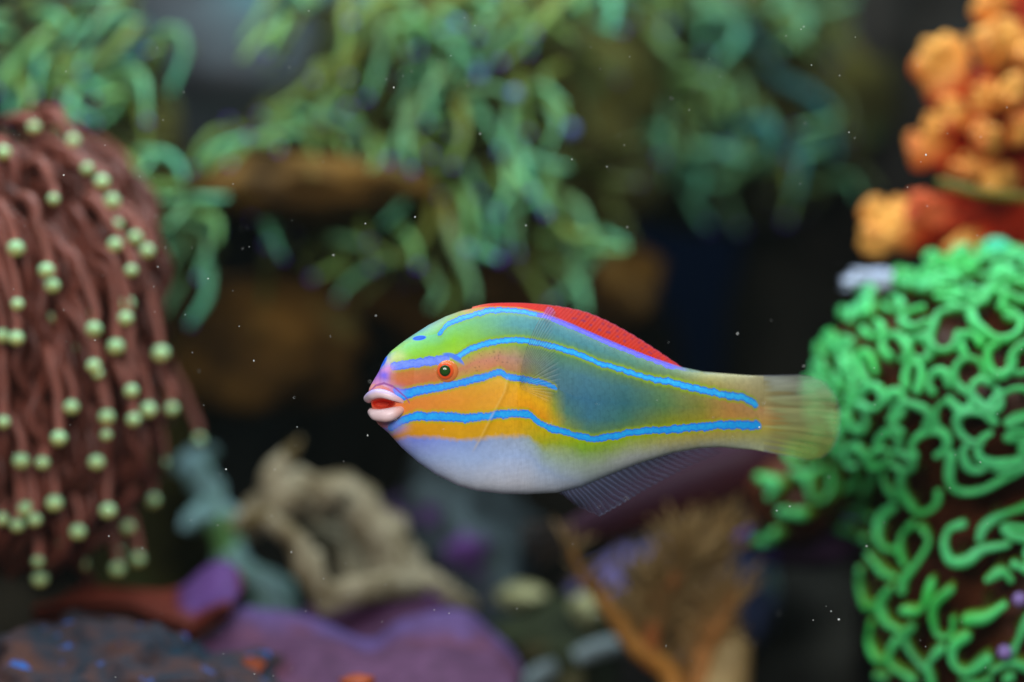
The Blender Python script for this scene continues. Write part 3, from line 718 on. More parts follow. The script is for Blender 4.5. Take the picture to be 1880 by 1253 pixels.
C_ = strokes((0, 0), 2.914, [
    ([(1230, 720), (1150, 720), (1090, 770), (1050, 850), (1030, 900)], 13, 'p'), ([(1500, 690), (1400, 750), (1260, 760), (1180, 800)], 14, ''), ([(1500, 680), (1600, 700), (1660, 770), (1690, 870)], 14, 'p'),
    ([(1490, 690), (1440, 640), (1400, 625)], 11, 'p'), ([(1520, -120), (1440, 0), (1370, 110), (1290, 230)], 12, ''), ([(1710, -120), (1640, 0), (1560, 150), (1480, 300)], 13, 'p'),
    ([(1900, 270), (1830, 350), (1700, 420), (1580, 520), (1470, 590)], 14, ''), ([(1800, 420), (1740, 490), (1700, 560), (1680, 650)], 11, ''), ([(1290, 800), (1230, 880)], 11, 'p'), ([(1350, 700), (1260, 690), (1230, 660)], 11, 'p'),
    ([(1250, 780), (1140, 880), (1040, 950)], 15, ''), ([(1560, 720), (1560, 640), (1620, 690)], 13, ''), ([(1400, 760), (1480, 770), (1490, 800)], 11, 'p')]) + strokes((400, 0), 2.914, [
    ([(700, -60), (680, 90), (695, 220), (650, 330)], 13, ''), ([(850, -80), (830, 20), (800, 120), (740, 240)], 12, ''), ([(960, -60), (1020, 30), (1050, 120), (1070, 260)], 13, 'p'),
    ([(930, 60), (890, 180), (860, 330), (830, 450), (800, 520)], 13, 'p'), ([(930, 100), (970, 230), (990, 350)], 13, ''), ([(1050, 180), (1180, 190), (1290, 260), (1300, 400)], 15, ''),
    ([(1130, 240), (1300, 170), (1480, 120), (1600, -20)], 13, 'p'), ([(1960, -120), (1840, 20), (1720, 140), (1620, 260), (1530, 330)], 15, 'p'), ([(620, 480), (650, 560), (720, 640), (755, 720), (720, 850), (690, 920)], 14, 'p'),
    ([(1060, 560), (1020, 640), (970, 750), (925, 850)], 20, 'p'), ([(1000, 640), (1020, 780), (1035, 900)], 14, 'p'), ([(1100, 640), (1105, 810), (1190, 905), (1270, 810), (1300, 700)], 13, ''),
    ([(1330, 480), (1400, 590), (1460, 690), (1510, 800)], 12, 'l'), ([(1330, 500), (1450, 470), (1570, 500)], 14, 'l'), ([(1560, 740), (1630, 850), (1660, 970), (1745, 1130)], 16, 'p'),
    ([(1540, 800), (1690, 860), (1870, 900)], 13, ''), ([(1600, 560), (1690, 490), (1800, 540), (1880, 680)], 15, 'l'), ([(640, 560), (700, 560), (740, 640)], 14, ''), ([(1220, 300), (1080, 380), (1000, 420)], 14, ''),
    ([(1240, 400), (1330, 520), (1400, 640)], 13, ''), ([(1290, 560), (1320, 720), (1260, 880)], 12, 'p'), ([(820, 760), (850, 860), (800, 930)], 13, ''), ([(1430, 330), (1400, 400)], 12, 'l'), ([(760, 440), (700, 420)], 11, 'p'),
    ([(1180, 60), (1280, 130)], 12, 'l'), ([(1120, 160), (1030, 120), (900, 140)], 16, ''), ([(1330, 60), (1430, 50), (1480, -40)], 12, 'l'),
    ([(560, 700), (640, 760), (660, 820)], 12, ''), ([(1540, 860), (1560, 1000), (1500, 1130)], 13, 'p'), ([(1180, 960), (1190, 1050)], 11, 'p'), ([(1480, 960), (1600, 1050)], 13, '')]) + strokes((600, 360), 2.9375, [
    ([(560, -40), (560, 120), (500, 260), (410, 330), (300, 310), (240, 260)], 13, 'p'), ([(480, 330), (330, 350), (200, 410), (110, 480), (70, 540)], 12, 'p'), ([(640, 60), (660, 200), (720, 350), (790, 480), (800, 570)], 14, ''),
    ([(920, 60), (960, 150), (965, 280)], 14, 'p'), ([(760, 160), (800, 330)], 11, 'p'), ([(1000, 340), (1090, 420), (1150, 520), (1190, 600)], 13, ''), ([(1100, 240), (1220, 360), (1340, 450)], 13, 'p'), ([(700, 440), (690, 540), (640, 640)], 14, ''),
    ([(1330, 420), (1370, 520), (1400, 620)], 14, ''), ([(1220, 0), (1350, 60), (1400, 170), (1440, 240), (1450, 350)], 14, ''), ([(1280, 180), (1360, 220), (1450, 210)], 17, ''), ([(540, 380), (600, 520), (560, 600)], 12, '')])
D_ = strokes((900, 0), 2.848, [
    ([(690, -120), (640, 10), (590, 130), (480, 280)], 16, ''), ([(450, -120), (370, 20), (250, 160), (80, 290)], 13, ''), ([(940, -80), (935, 40), (930, 130)], 15, 'l'), ([(820, 130), (920, 230), (1010, 310)], 16, ''),
    ([(960, 420), (1080, 400), (1190, 470), (1230, 620)], 17, ''), ([(1320, 120), (1440, 290), (1500, 410), (1640, 480), (1800, 590)], 18, 't'), ([(1220, 700), (1350, 660), (1450, 650), (1495, 800)], 19, 't'), ([(1540, -40), (1640, 80), (1650, 160), (1550, 240)], 18, ''),
    ([(1600, 80), (1740, 50), (1900, 0)], 17, ''), ([(540, 660), (650, 680), (790, 750)], 14, 'l'), ([(470, 900), (600, 950), (720, 930)], 16, ''), ([(1020, 780), (1180, 800), (1310, 840)], 17, ''), ([(1000, 860), (1100, 930), (1080, 1010)], 17, ''),
    ([(1640, 760), (1620, 880), (1590, 1030)], 16, 't'), ([(1050, 230), (1160, 260)], 14, 'p'), ([(1250, 380), (1330, 470), (1320, 600)], 16, ''), ([(1240, 60), (1300, 200), (1200, 320)], 18, ''), ([(1000, 120), (1150, 60), (1300, 80)], 18, ''),
    ([(620, 250), (680, 310)], 14, 'l'), ([(1420, 120), (1500, 20)], 17, ''), ([(960, 600), (1020, 720), (960, 820)], 15, ''), ([(700, 500), (780, 560), (760, 660)], 15, ''), ([(1380, 850), (1250, 940), (1160, 950)], 16, ''), ([(1700, 620), (1780, 700), (1800, 820)], 15, 't')])

def green_coral(label, S_, d0, spread, base_px, seed, dim=1.0, extra=0, box=None):
    rr = random.Random(seed)
    root = thing('frogspawn_coral', P(base_px[0], base_px[1], d0 + .05), label, 'coral')
    L = list(S_)
    for _ in range(extra):
        x0, y0 = rr.uniform(box[0], box[2]), rr.uniform(box[1], box[3])
        a = rr.uniform(-.5, 3.6); l = rr.uniform(60, 120)
        x1, y1 = x0 + l * math.cos(a) * .7, y0 + l * math.sin(a)
        L.append(([(x0, y0), ((x0 + x1) / 2 + rr.uniform(-25, 25), (y0 + y1) / 2 - rr.uniform(0, 20)), (x1, y1)], rr.uniform(10, 15), 'q' if rr.random() < .3 else 'x' if rr.random() < .5 else 'p' if rr.random() < .5 else ''))
    for pts, r, fl in L:
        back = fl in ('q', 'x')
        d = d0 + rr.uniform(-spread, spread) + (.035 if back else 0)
        n = len(pts)
        ps = [P(pts[0][0] + (pts[0][0] - pts[1][0]) * .25, pts[0][1] + (pts[0][1] - pts[1][1]) * .25, d + .045)]
        for k, (a, b) in enumerate(pts):
            ps.append(P(a, b, d + .012 * (1 - k / (n - 1)) ** 2 + (.006 if k == 0 else 0)))
        m = 18
        Cc = cr(ps, m)
        k = KX * d
        t = np.linspace(0, 1, m)
        r = r * .80
        rad = np.interp(t, (0, .25, .6, 1), (r * 1.08, r * 1.08, r * .95, r * .42)) * k * rr.uniform(.9, 1.1)
        V, F, p = tube(Cc, rad, 8)
        V = V + (fbm(V * 90, seed, 2) * .0008)[:, None]
        if fl == 't': a_, b_ = (40, 90, 80), (36, 130, 130)
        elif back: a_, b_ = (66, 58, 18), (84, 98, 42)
        else: a_, b_ = rr.choice([((116, 102, 24), (116, 196, 142)), ((124, 110, 28), (130, 172, 88)), ((124, 130, 48), (104, 200, 156)), ((112, 100, 28), (128, 190, 112))])
        q = np.clip(p * 1.5 - rr.uniform(.2, .7), 0, 1)
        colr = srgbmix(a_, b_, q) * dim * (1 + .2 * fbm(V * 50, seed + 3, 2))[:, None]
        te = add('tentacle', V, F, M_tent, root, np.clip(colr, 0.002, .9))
        if fl in ('p', 'q', 'l'):
            v, f = ico(2)
            dirn = Cc[-1] - Cc[-2]; dirn = dirn / np.linalg.norm(dirn)
            c = Cc[-1] + dirn * r * k * .5
            rt_ = r * k * (.68 if fl != 'l' else 1.0)
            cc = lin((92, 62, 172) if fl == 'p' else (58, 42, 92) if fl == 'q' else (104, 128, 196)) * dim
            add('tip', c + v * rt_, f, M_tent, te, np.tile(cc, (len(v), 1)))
    return root

green_coral('green tentacled coral cluster behind the top of the brown ball tipped coral', A_, .925, .014, (200, 220), 21, 1.0, 60, (0, -20, 290, 250))
green_coral('small green tentacled tuft hanging left of the dark rock hole', B_, .915, .012, (330, 400), 22, .95, 20, (230, 270, 380, 480))
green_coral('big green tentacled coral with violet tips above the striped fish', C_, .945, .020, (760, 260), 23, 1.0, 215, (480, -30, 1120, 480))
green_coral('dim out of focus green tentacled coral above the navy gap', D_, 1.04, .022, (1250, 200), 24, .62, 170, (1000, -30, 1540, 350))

# ------------------------------------------------------------------ green hammer coral (right)
ELL = [((1835, 730, .86), (345, 265), .070), ((1865, 1110, .86), (285, 360), .070), ((1455, 915, .885), (98, 90), .03)]
hammer = thing('hammer_coral', P(1800, 1250, .86), 'rounded brown coral covered in bright green crescent tips', 'coral')
HB = []
for k, ((x, y, d), (rx, ry), rd) in enumerate(ELL):
    V, F = blob(P(x, y, d), (rx * KX * d * .93, rd * .97, ry * KX * d * .93), 60 + k, .05, 2.5, 4)
    HB.append((V, F))
V, F = merge(HB)
add('flesh', V, F, M_tent, hammer, srgbmix((74, 34, 16), (96, 52, 26), np.clip(.5 + .5 * fbm(V * 40, 9, 3), 0, 1)))
def ham_depth(x, y):
    best = .895
    for (cx, cy, d), (rx, ry), rd in ELL:
        q = ((x - cx) / (rx * 1.04)) ** 2 + ((y - cy) / (ry * 1.04)) ** 2
        if q < 1:
            best = min(best, d - rd * math.sqrt(1 - q))
    return best
CURL = []
def zb(lst): 
    for pts, r in lst: CURL.append(([(1380 + a / 3.034, 840 + b / 3.034) for a, b in pts], r, 0))
zb([([(1055, 180), (1045, 245), (960, 290), (880, 260), (830, 180), (850, 80), (900, 45)], 11), ([(735, 40), (740, 150), (790, 225)], 9), ([(690, 90), (630, 190), (605, 300), (660, 330)], 10),
    ([(800, 265), (725, 330), (705, 430), (735, 510), (805, 525)], 10), ([(950, 390), (960, 500), (910, 600), (850, 680), (840, 740)], 10), ([(900, 370), (825, 450), (815, 540), (850, 610)], 9),
    ([(1170, 380), (1085, 420), (1045, 520), (1090, 605), (1180, 600), (1265, 540), (1420, 490)], 12), ([(1540, 270), (1380, 330), (1285, 400), (1250, 480)], 11), ([(1540, 390), (1400, 395), (1440, 440), (1540, 450)], 10),
    ([(1110, -10), (1110, 120), (1165, 190), (1270, 190), (1400, 120), (1520, 50)], 12), ([(1185, 925), (1300, 900), (1400, 830)], 13), ([(985, 715), (965, 800), (930, 855), (855, 850)], 11),
    ([(1095, 755), (1010, 830), (1000, 920), (1035, 1005), (1100, 1000), (1112, 920)], 10), ([(765, 735), (705, 830), (735, 930), (825, 975)], 10), ([(895, 940), (850, 1010), (890, 1110), (950, 1190)], 10),
    ([(1195, 1000), (1120, 1060), (1130, 1150), (1210, 1190), (1315, 1125)], 12), ([(805, 1025), (765, 1100), (800, 1180), (890, 1250)], 10), ([(1060, 1060), (990, 1150), (1010, 1260)], 10), ([(650, 540), (690, 640), (800, 675)], 9),
    ([(1530, 890), (1490, 1000), (1440, 1110)], 10), ([(1420, 1240), (1440, 1220)], 14), ([(610, 620), (590, 730), (620, 850), (690, 850)], 10), ([(655, 940), (645, 1040), (700, 1130), (770, 1120)], 9),
    ([(700, 1220), (740, 1230)], 10), ([(230, 90), (300, 115), (380, 60)], 11), ([(170, 310), (290, 310)], 13), ([(300, 150), (330, 240), (400, 240), (440, 160), (430, 90)], 10), ([(40, 110), (120, 160), (90, 230)], 14),
    ([(150, 400), (100, 470), (20, 470)], 11), ([(480, 40), (560, 60), (570, 160), (510, 200)], 11), ([(520, 320), (600, 330), (640, 300)], 12), ([(490, 410), (570, 430), (640, 450)], 10), ([(1330, 30), (1430, 60), (1530, 10)], 12),
    ([(1340, 1190), (1440, 1150), (1540, 1180)], 11), ([(1180, 1230), (1260, 1260), (1320, 1240)], 11), ([(1450, 620), (1540, 640)], 11), ([(1300, 700), (1380, 660), (1430, 700)], 11)])
HOLES = [(750, 355, 42, 34), (865, 440, 52, 38), (640, 495, 42, 30), (765, 590, 60, 45), (615, 690, 42, 32), (900, 245, 42, 26), (1030, 300, 50, 30), (1120, 360, 46, 36), (1300, 440, 120, 52), (1430, 290, 62, 60),
         (1340, 640, 46, 52), (1270, 830, 42, 52), (1120, 850, 42, 42), (1040, 980, 45, 55), (1410, 890, 52, 82), (1200, 1010, 66, 70), (1380, 1115, 75, 100), (950, 1120, 62, 55), (850, 970, 40, 70), (740, 1100, 45, 36),
         (1010, 770, 36, 22), (580, 960, 40, 30), (1240, 235, 50, 22), (500, 660, 30, 30), (500, 560, 30, 34), (1030, 500, 80, 24), (870, 745, 40, 26), (550, 1170, 50, 38), (680, 1180, 40, 46), (800, 1200, 44, 52),
         (1470, 1010, 50, 60), (1480, 640, 40, 60), (1180, 720, 60, 30), (420, 830, 30, 30), (760, 900, 36, 42), (350, 690, 36, 34), (410, 600, 30, 40), (600, 380, 40, 30), (520, 420, 30, 32), (1440, 400, 60, 26)]
rh = random.Random(12)
CELLS = [(1380 + x / 2.984, 440 + y / 2.984, max(a, b) / 2.984) for x, y, a, b in HOLES]
CP = [P(x, y, ham_depth(x, y)) for x, y, _ in CELLS]
for _ in range(9000):
    x, y = rh.uniform(1440, 1990), rh.uniform(430, 1340)
    if y > 845 and x < 1885: continue
    if ham_depth(x, y) > .892: continue
    c_ = P(x, y, ham_depth(x, y))
    if all(np.sum((c_ - q_) ** 2) > (.0080 if y < 850 else .0150) ** 2 for q_ in CP):
        CELLS.append((x, y, rh.uniform(11, 17))); CP.append(c_)
for (x, y, hr) in CELLS:
    d = ham_depth(x, y)
    c = P(x, y, d)
    # tangent frame of the mound, so the rims lie on it and foreshorten towards its edge
    e = 3.0
    ax = P(x + e, y, min(ham_depth(x + e, y), d + .002)) - P(x - e, y, min(ham_depth(x - e, y), d + .002)); ay = P(x, y + e, min(ham_depth(x, y + e), d + .002)) - P(x, y - e, min(ham_depth(x, y - e), d + .002))
    ax /= np.linalg.norm(ax); ay /= np.linalg.norm(ay)
    st = rh.uniform(0, 6.28); sp = rh.uniform(4.0, 5.7); w1, w2 = rh.uniform(0, 6), rh.uniform(.08, .28)
    R_ = (min(hr, 34) + 9) * KX * d
    pts = []
    for k in range(10):
        t = st + sp * k / 9
        q = 1 + w2 * math.sin(2 * t + w1)
        pts.append(c + R_ * q * (math.cos(t) * ax + math.sin(t) * ay))
    CURL.append((pts, rh.uniform(7.2, 9.8) if y < 850 else rh.uniform(8.0, 10.0), 1))
for pts, r, ex in CURL:
    jit = rh.uniform(-.0012, .0012)
    if ex:
        ps = [p_ - np.array([0, .009 + jit, 0]) for p_ in pts]; md = float(np.mean([p_[1] for p_ in ps]))
    else:
        ds = [ham_depth(a, b) for a, b in pts]; md = sum(ds) / len(ds)
        ps = [P(a, b, .6 * q + .4 * md - .009 + jit) for (a, b), q in zip(pts, ds)]
    n = 8 + 4 * len(pts)
    Cc = cr(ps, n)
    k = KX * md
    Cc = Cc + fbm(Cc * 60, 33, 2)[:, None] * np.array([.0016, .001, .0016])
    rad_ = (r if ex else r * .78) * k * (.95 + .22 * np.sin(np.linspace(0, rh.uniform(4, 9), n) + rh.uniform(0, 6)))
    V, F, p = tube(Cc, rad_, 10)
    # the rim is the edge of a fleshy wall that goes down into the colony
    mid = Cc.mean(0)
    cen = P(1850, 850, .93)
    dirn = cen - mid; dirn = dirn / np.linalg.norm(dirn)
    CL = np.vstack([Cc[:1]] * 3 + [Cc] + [Cc[-1:]] * 3) if len(V) == (n + 6) * 10 else Cc
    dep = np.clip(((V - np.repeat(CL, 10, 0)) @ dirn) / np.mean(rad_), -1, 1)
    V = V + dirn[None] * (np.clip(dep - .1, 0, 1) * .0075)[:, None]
    mid = Cc[n // 2]
    sv = tube(cr([mid + dirn * .03, mid + dirn * .014, mid + dirn * .005], 7), np.linspace(r * 1.2, r * .8, 7) * k, 8)
    te = add('tentacle', sv[0], sv[1], M_tent, hammer, srgbmix((84, 40, 18), (76, 84, 30), sv[2]))
    v_ = rh.uniform(.8, 1.15)
    g = np.clip(.5 + .6 * fbm(V * 70, 31, 2), 0, 1)
    cc = srgbmix((60, 188, 82), (96, 220, 140), g) * v_
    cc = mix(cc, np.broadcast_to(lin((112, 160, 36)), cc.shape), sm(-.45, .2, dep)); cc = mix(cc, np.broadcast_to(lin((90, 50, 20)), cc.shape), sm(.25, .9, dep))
    add('tip', V, F, M_tent, te, np.clip(cc, 0, .9))
for (x, y, r) in ((1872, 1101, 13), (1845, 1198, 14)):
    v, f = ico(3); d = ham_depth(x, y) - .012
    add('violet_tip', P(x, y, d) + v * r * KX * d, f, M_tent, hammer, np.tile(lin((140, 116, 176)), (len(v), 1)))
    V, F, p = tube(cr([P(x + 12, y + 10, d + .03), P(x + 4, y + 4, d + .01), P(x, y, d)], 6), 8 * KX * d, 8)
    add('tentacle', V, F, M_tent, hammer, np.tile(lin((90, 70, 80)), (len(V), 1)))

rock('reef_rock', 'rock crusted bright purple below the left edge of the green hammer coral', 1475, 992, .905, 120, 46, .025, rockmat('violet_crust', (40, 24, 40), (66, 40, 70), (110, 80, 210), 40, .56, 50), 71)
rock('reef_rock', 'bluish rock stub between brown frond and green hammer coral', 1385, 1085, .965, 42, 105, .02, rockmat('slate_crust', (46, 52, 90), (70, 82, 110), (100, 130, 120), 40, .6, 40), 72)
rock('reef_rock', 'pillar of dark rock that the green hammer coral stands on', 1860, 1290, .90, 270, 320, .05, M_rock_dark, 73, down=True)

# ------------------------------------------------------------------ orange coral (right top)
orange = thing('orange_coral', P(1880, 480, .92), 'knobbly orange branching coral with pale yellow tips above the green hammer coral', 'coral')
trunk = [(1930, 520), (1900, 400), (1880, 300), (1850, 180), (1850, 60), (1830, -60)]
OD = .885
V, F, p = tube(cr([P(a, b, OD + .02) for a, b in trunk], 24), np.interp(np.linspace(0, 1, 24), (0, .5, 1), (62, 66, 40)) * KX * OD, 16)
V = V + (fbm(V * 55, 81, 3) * .004)[:, None]
add('trunk', V, F, M_soft, orange, np.tile(lin((176, 48, 14)), (len(V), 1)))
OB = [((1850, 150), (1770, 165), (1718, 108), 46, 0), ((1850, 90), (1835, 85), (1828, 70), 44, -.01), ((1840, 10), (1825, 12), (1818, 8), 36, .0), ((1850, 230), (1790, 225), (1747, 203), 27, -.012), ((1850, 200), (1820, 190), (1803, 176), 28, -.016),
      ((1840, 260), (1760, 250), (1716, 230), 24, -.004), ((1840, 290), (1750, 290), (1692, 263), 33, -.002), ((1860, 260), (1830, 255), (1810, 248), 33, -.022), ((1860, 310), (1810, 310), (1775, 308), 30, -.016), ((1890, 260), (1880, 245), (1876, 238), 28, -.02),
      ((1880, 390), (1740, 395), (1622, 402), 46, -.002), ((1860, 400), (1720, 420), (1616, 436), 40, -.006), ((1860, 400), (1760, 400), (1690, 385), 34, -.012), ((1880, 410), (1800, 440), (1758, 458), 34, -.014), ((1890, 330), (1850, 330), (1830, 330), 34, -.014), ((1900, 130), (1890, 110), (1884, 96), 32, -.014),
      ((1900, 190), (1870, 180), (1850, 170), 30, -.02), ((1930, 300), (1960, 260), (1985, 240), 40, 0), ((1920, 150), (1960, 120), (1990, 90), 42, 0)]
for i, (a, b, c, r, dz) in enumerate(OB):
    ps = cr([P(*a, OD + .022), P(*b, OD + dz * .6 + .004), P(*c, OD + dz)], 18)
    rad = np.interp(np.linspace(0, 1, 18), (0, .5, .8, 1), (r * .9, r * .72, r * .86, r * .72)) * KX * OD
    V, F, p = tube(ps, rad, 18)
    V = V + (fbm(V * 110, 90 + i, 3, .5) * .0034)[:, None]
    end = ps[-1]
    kn = [(V, F)]
    for q in range(7):
        v, f = ico(3)
        dv = np.array([rh.uniform(-1, .6), rh.uniform(-1, .1), rh.uniform(-.5, 1)]); dv /= np.linalg.norm(dv)
        kr = r * KX * OD * rh.uniform(.22, .40)
        tri = end + dv * r * KX * OD * .78 + v * kr * (1 + .12 * fbm(v * 2 + q, q + i, 2))[:, None]
        kn.append((tri, np.hstack([f, f[:, :1]])))
    V = np.vstack([k_[0] for k_ in kn])
    F, o_ = [], 0
    for a2, b2 in kn:
        F += [tuple(dict.fromkeys(x_)) for x_ in (b2 + o_).tolist()]; o_ += len(a2)
    dist = np.linalg.norm(V - end, axis=1) / (r * KX * OD)
    t = np.clip(1.32 - dist * .66 + .42 * fbm(V * 130, 7, 2), 0, 1)
    colr = srgbmix((196, 50, 12), (248, 182, 84), t)
    if i == 12: colr = srgbmix((196, 60, 30), (228, 110, 60), t)
    add('branch', V, F, M_soft, orange, colr)
V, F, p = tube(cr([P(1728, 335, OD - .03), P(1765, 345, OD - .032), P(1820, 357, OD - .032), P(1990, 372, OD - .025)], 24), 8.5 * KX * OD, 8)
tag(add('algae_strand', V, F, M_tent, None, np.tile(lin((112, 104, 30)), (len(V), 1))), 'thin olive strand lying across the orange coral', 'algae')
V, F = blob(P(1605, 516, .855), (50 * KX * .855, .012, 20 * KX * .855), 93, .6, 2.6, 4)
tag(add('white_sponge', V, F, M_soft, None, np.tile(lin((196, 208, 232)), (len(V), 1))), 'small white crust on the upper left shoulder of the green hammer coral', 'sponge')
V, F = blob(P(1832, 462, .84), (28 * KX * .84, .008, 24 * KX * .84), 94, .2, 2.0, 3)
tag(add('teal_polyp', V, F, M_soft, None, np.tile(lin((60, 200, 150)), (len(V), 1))), 'small teal knob between the orange coral and the green hammer coral', 'polyp')
V, F = blob(P(1776, 484, .842), (24 * KX * .84, .007, 13 * KX * .84), 95, .2, 2.0, 3)
tag(add('lilac_polyp', V, F, M_soft, None, np.tile(lin((130, 170, 200)), (len(V), 1))), 'pale lilac knob beside the teal knob under the orange coral', 'polyp')
rock('reef_rock', 'dark rock wall behind the orange coral', 1980, 330, 1.0, 180, 420, .05, M_rock_dark, 74, down=True)

# ------------------------------------------------------------------ beige branched rock (lower left of the fish)
def limb(pts, rad, d, seg=18, n=26, seed=0, amp=.0045):
    q = np.array([(*p[:2], p[2] if len(p) > 2 else 0) for p in pts], float)
    ps = cr(P(q[:, 0], q[:, 1], d + q[:, 2]), n)
    r = np.interp(np.linspace(0, 1, n), np.linspace(0, 1, len(rad)), rad) * KX * d
    V, F, p = tube(ps, r, seg)
    return V + (fbm(V * 62, seed, 4, .5) * amp)[:, None] * np.array([1, 1, 1]), F
parts = [limb([(556, 806), (540, 826), (520, 860), (530, 910)], [7, 18, 34, 40], .905, seed=1),
         limb([(470, 950), (500, 925), (560, 910), (620, 920), (665, 965), (715, 1030), (760, 1075), (860, 1112)], [30, 44, 46, 42, 46, 48, 40, 16], .915, seed=2, n=40),
         limb([(478, 960, -.01), (530, 980, -.014), (575, 1030, -.014), (625, 1070, -.012), (690, 1068, -.01), (760, 1085, 0)], [26, 26, 25, 26, 22, 20], .895, seed=3, n=34),
         limb([(480, 945, -.012), (500, 935, -.016), (520, 940, -.012)], [20, 26, 18], .905, seed=4),
         limb([(590, 905, -.012), (608, 902, -.014), (625, 915, -.008)], [14, 22, 16], .91, seed=5),
         limb([(590, 990, .03), (650, 1080, .035), (700, 1200, .035), (720, 1500, .03)], [40, 76, 110, 140], .925, seed=6, n=30)]
V, F = merge(parts)
tag(add('beige_rock', V, F, M_beige), 'beige horned rock with a hollow flank left below the fish', 'rock')

parts = [limb([(345, 865), (375, 905), (408, 960), (440, 1010), (480, 1060), (505, 1110), (520, 1150), (540, 1300)], [20, 28, 30, 34, 38, 42, 40, 60], .93, seed=11, n=40),
         limb([(360, 890, .01), (350, 850, .012), (375, 840, .01)], [22, 26, 14], .93, seed=12), limb([(380, 930, -.004), (350, 960, -.004), (335, 985, 0)], [20, 18, 10], .93, seed=13)]
V, F = merge(parts)
tag(add('blue_white_sponge', V, F, M_stem), 'pale blue green sponge stem between the brown ball tipped coral and the beige rock', 'sponge')

# ------------------------------------------------------------------ purple plate corals
def plate(name, label, rim, root, d_rim, d_root, colf, thick=.003, nu=140, nv=60, droop=.0, seed=0, wav=.006):
    """a thick wavy leaf of coral from its root line (hidden, low) to its free rim"""
    a = cr(np.hstack([np.array(rim, float), np.zeros((len(rim), 1))]), nu)[:, :2]
    b = cr(np.hstack([np.array(root, float), np.zeros((len(root), 1))]), nu)[:, :2]
    t = np.linspace(0, 1, nv)[None]
    x = b[:, :1] * (1 - t) + a[:, :1] * t; y = b[:, 1:] * (1 - t) + a[:, 1:] * t
    d = d_root + (d_rim - d_root) * t + 0 * x
    V = P(x, y, d)
    V[..., 2] += wav * .03 * fbm2(x / 26, y / 18, seed + 7, 4) * np.minimum(t * 2, 1)
    V[..., 2] += wav * .0 * np.sin(x / 30 + 2 * fbm2(x / 60, y / 60, seed)) * t ** 6
    V[..., 2] += wav * 1.3 * fbm2(x / 120, t * 2.2 + 0 * x, seed, 2) * np.minimum(t * 2, 1) + droop * np.sin(t * math.pi)
    N = np.cross(np.gradient(V, axis=0), np.gradient(V, axis=1)); N /= np.linalg.norm(N, axis=2)[..., None] + 1e-12
    if N[..., 2].mean() < 0: N = -N
    th_ = thick * np.sqrt(np.clip(1 - ((t + 0 * x) ** 8), 0, 1))[..., None]
    Vt, Vb = V + N * th_ * .5, V - N * th_ * .5
    n = nu * nv
    F = grid_faces(nu, nv)
    i = np.arange(nu - 1)
    rimf = np.stack([i * nv + nv - 1, (i + 1) * nv + nv - 1, (i + 1) * nv + nv - 1 + n, i * nv + nv - 1 + n], -1)
    j = np.arange(nv - 1)
    s0 = np.stack([j, j + 1, j + 1 + n, j + n], -1); s1 = s0 + (nu - 1) * nv
    colr = colf(x, y, t + 0 * x)
    return tag(add(name, np.vstack([Vt.reshape(-1, 3), Vb.reshape(-1, 3)]), np.vstack([F, F[:, ::-1] + n, rimf, s0, s1]), M_plate, None, np.vstack([colr.reshape(-1, 3)] * 2)), label, 'coral')

def pc(x, y, t, base=(88, 56, 84), edge=(84, 72, 128), red=(104, 52, 56), s=1):
    c = mix(np.broadcast_to(lin(base), x.shape + (3,)), np.broadcast_to(lin(red), x.shape + (3,)), np.clip(.2 + .9 * fbm2(x / 120, y / 60, 201 + s), 0, 1))
    c = mix(c, np.broadcast_to(lin(edge), c.shape), sm(.72, 1, t + .1 * fbm2(x / 60, y / 40, 203)) * .8)
    return c * (1 + .15 * fbm2(x / 18, y / 18, 205))[..., None]
plate('purple_plate_coral', 'wide wavy purple plate coral spread below the beige rock',
      [(320, 1200), (370, 1166), (440, 1138), (510, 1126), (575, 1124), (640, 1146), (690, 1146), (735, 1126), (800, 1117), (865, 1128), (930, 1152), (958, 1190), (945, 1225)],
      [(330, 1330), (400, 1340), (480, 1340), (560, 1340), (640, 1340), (720, 1340), (800, 1340), (870, 1335), (940, 1320)], .86, .775, lambda x, y, t: pc(x, y, t))
plate('purple_plate_coral', 'dark purple coral lobe lying against the foot of the beige rock',
      [(560, 1118), (610, 1088), (660, 1074), (720, 1070), (780, 1084), (820, 1108), (850, 1128)], [(560, 1190), (610, 1190), (660, 1190), (720, 1190), (780, 1190), (820, 1190), (850, 1190)], .90, .872,
      lambda x, y, t: pc(x, y, t, (62, 26, 56), (64, 32, 78), (50, 20, 46), 2), nu=60, nv=20, seed=5, wav=.002)
plate('purple_plate_coral', 'small red brown plate coral with one purple upturned lobe under the brown ball tipped coral',
      [(80, 1090), (160, 1076), (240, 1072), (310, 1086), (345, 1080), (380, 1048), (412, 1034), (440, 1052), (446, 1082)], [(60, 1130), (150, 1120), (230, 1120), (290, 1140), (330, 1150), (350, 1160), (372, 1150), (400, 1130), (420, 1120)], .862, .835,
      lambda x, y, t: mix(pc(x, y, t, (100, 40, 26), (112, 46, 26), (96, 34, 18), 3), np.broadcast_to(lin((92, 60, 118)), x.shape + (3,)), sm(320, 350, x) * sm(440, 425, x) * sm(.1, .3, t)), nu=70, nv=20, seed=9, wav=.002)
plate('brown_cup_coral', 'small red brown cup on the left rim of the wide purple plate coral',
      [(444, 1208), (456, 1204), (474, 1206), (490, 1214)], [(456, 1250), (460, 1252), (468, 1252), (474, 1250)], .80, .79, lambda x, y, t: pc(x, y, t, (120, 50, 20), (130, 56, 20), (110, 44, 16), 4), nu=24, nv=10, seed=12, wav=.001)
V, F = blob(P(655, 1252, .778), (34 * KX * .778, .006, 12 * KX * .778), 97, .2, 2, 3)
tag(add('orange_sponge', V, F, M_soft, None, np.tile(lin((150, 64, 22)), (len(V), 1))), 'small orange crust on the wide purple plate coral', 'sponge')

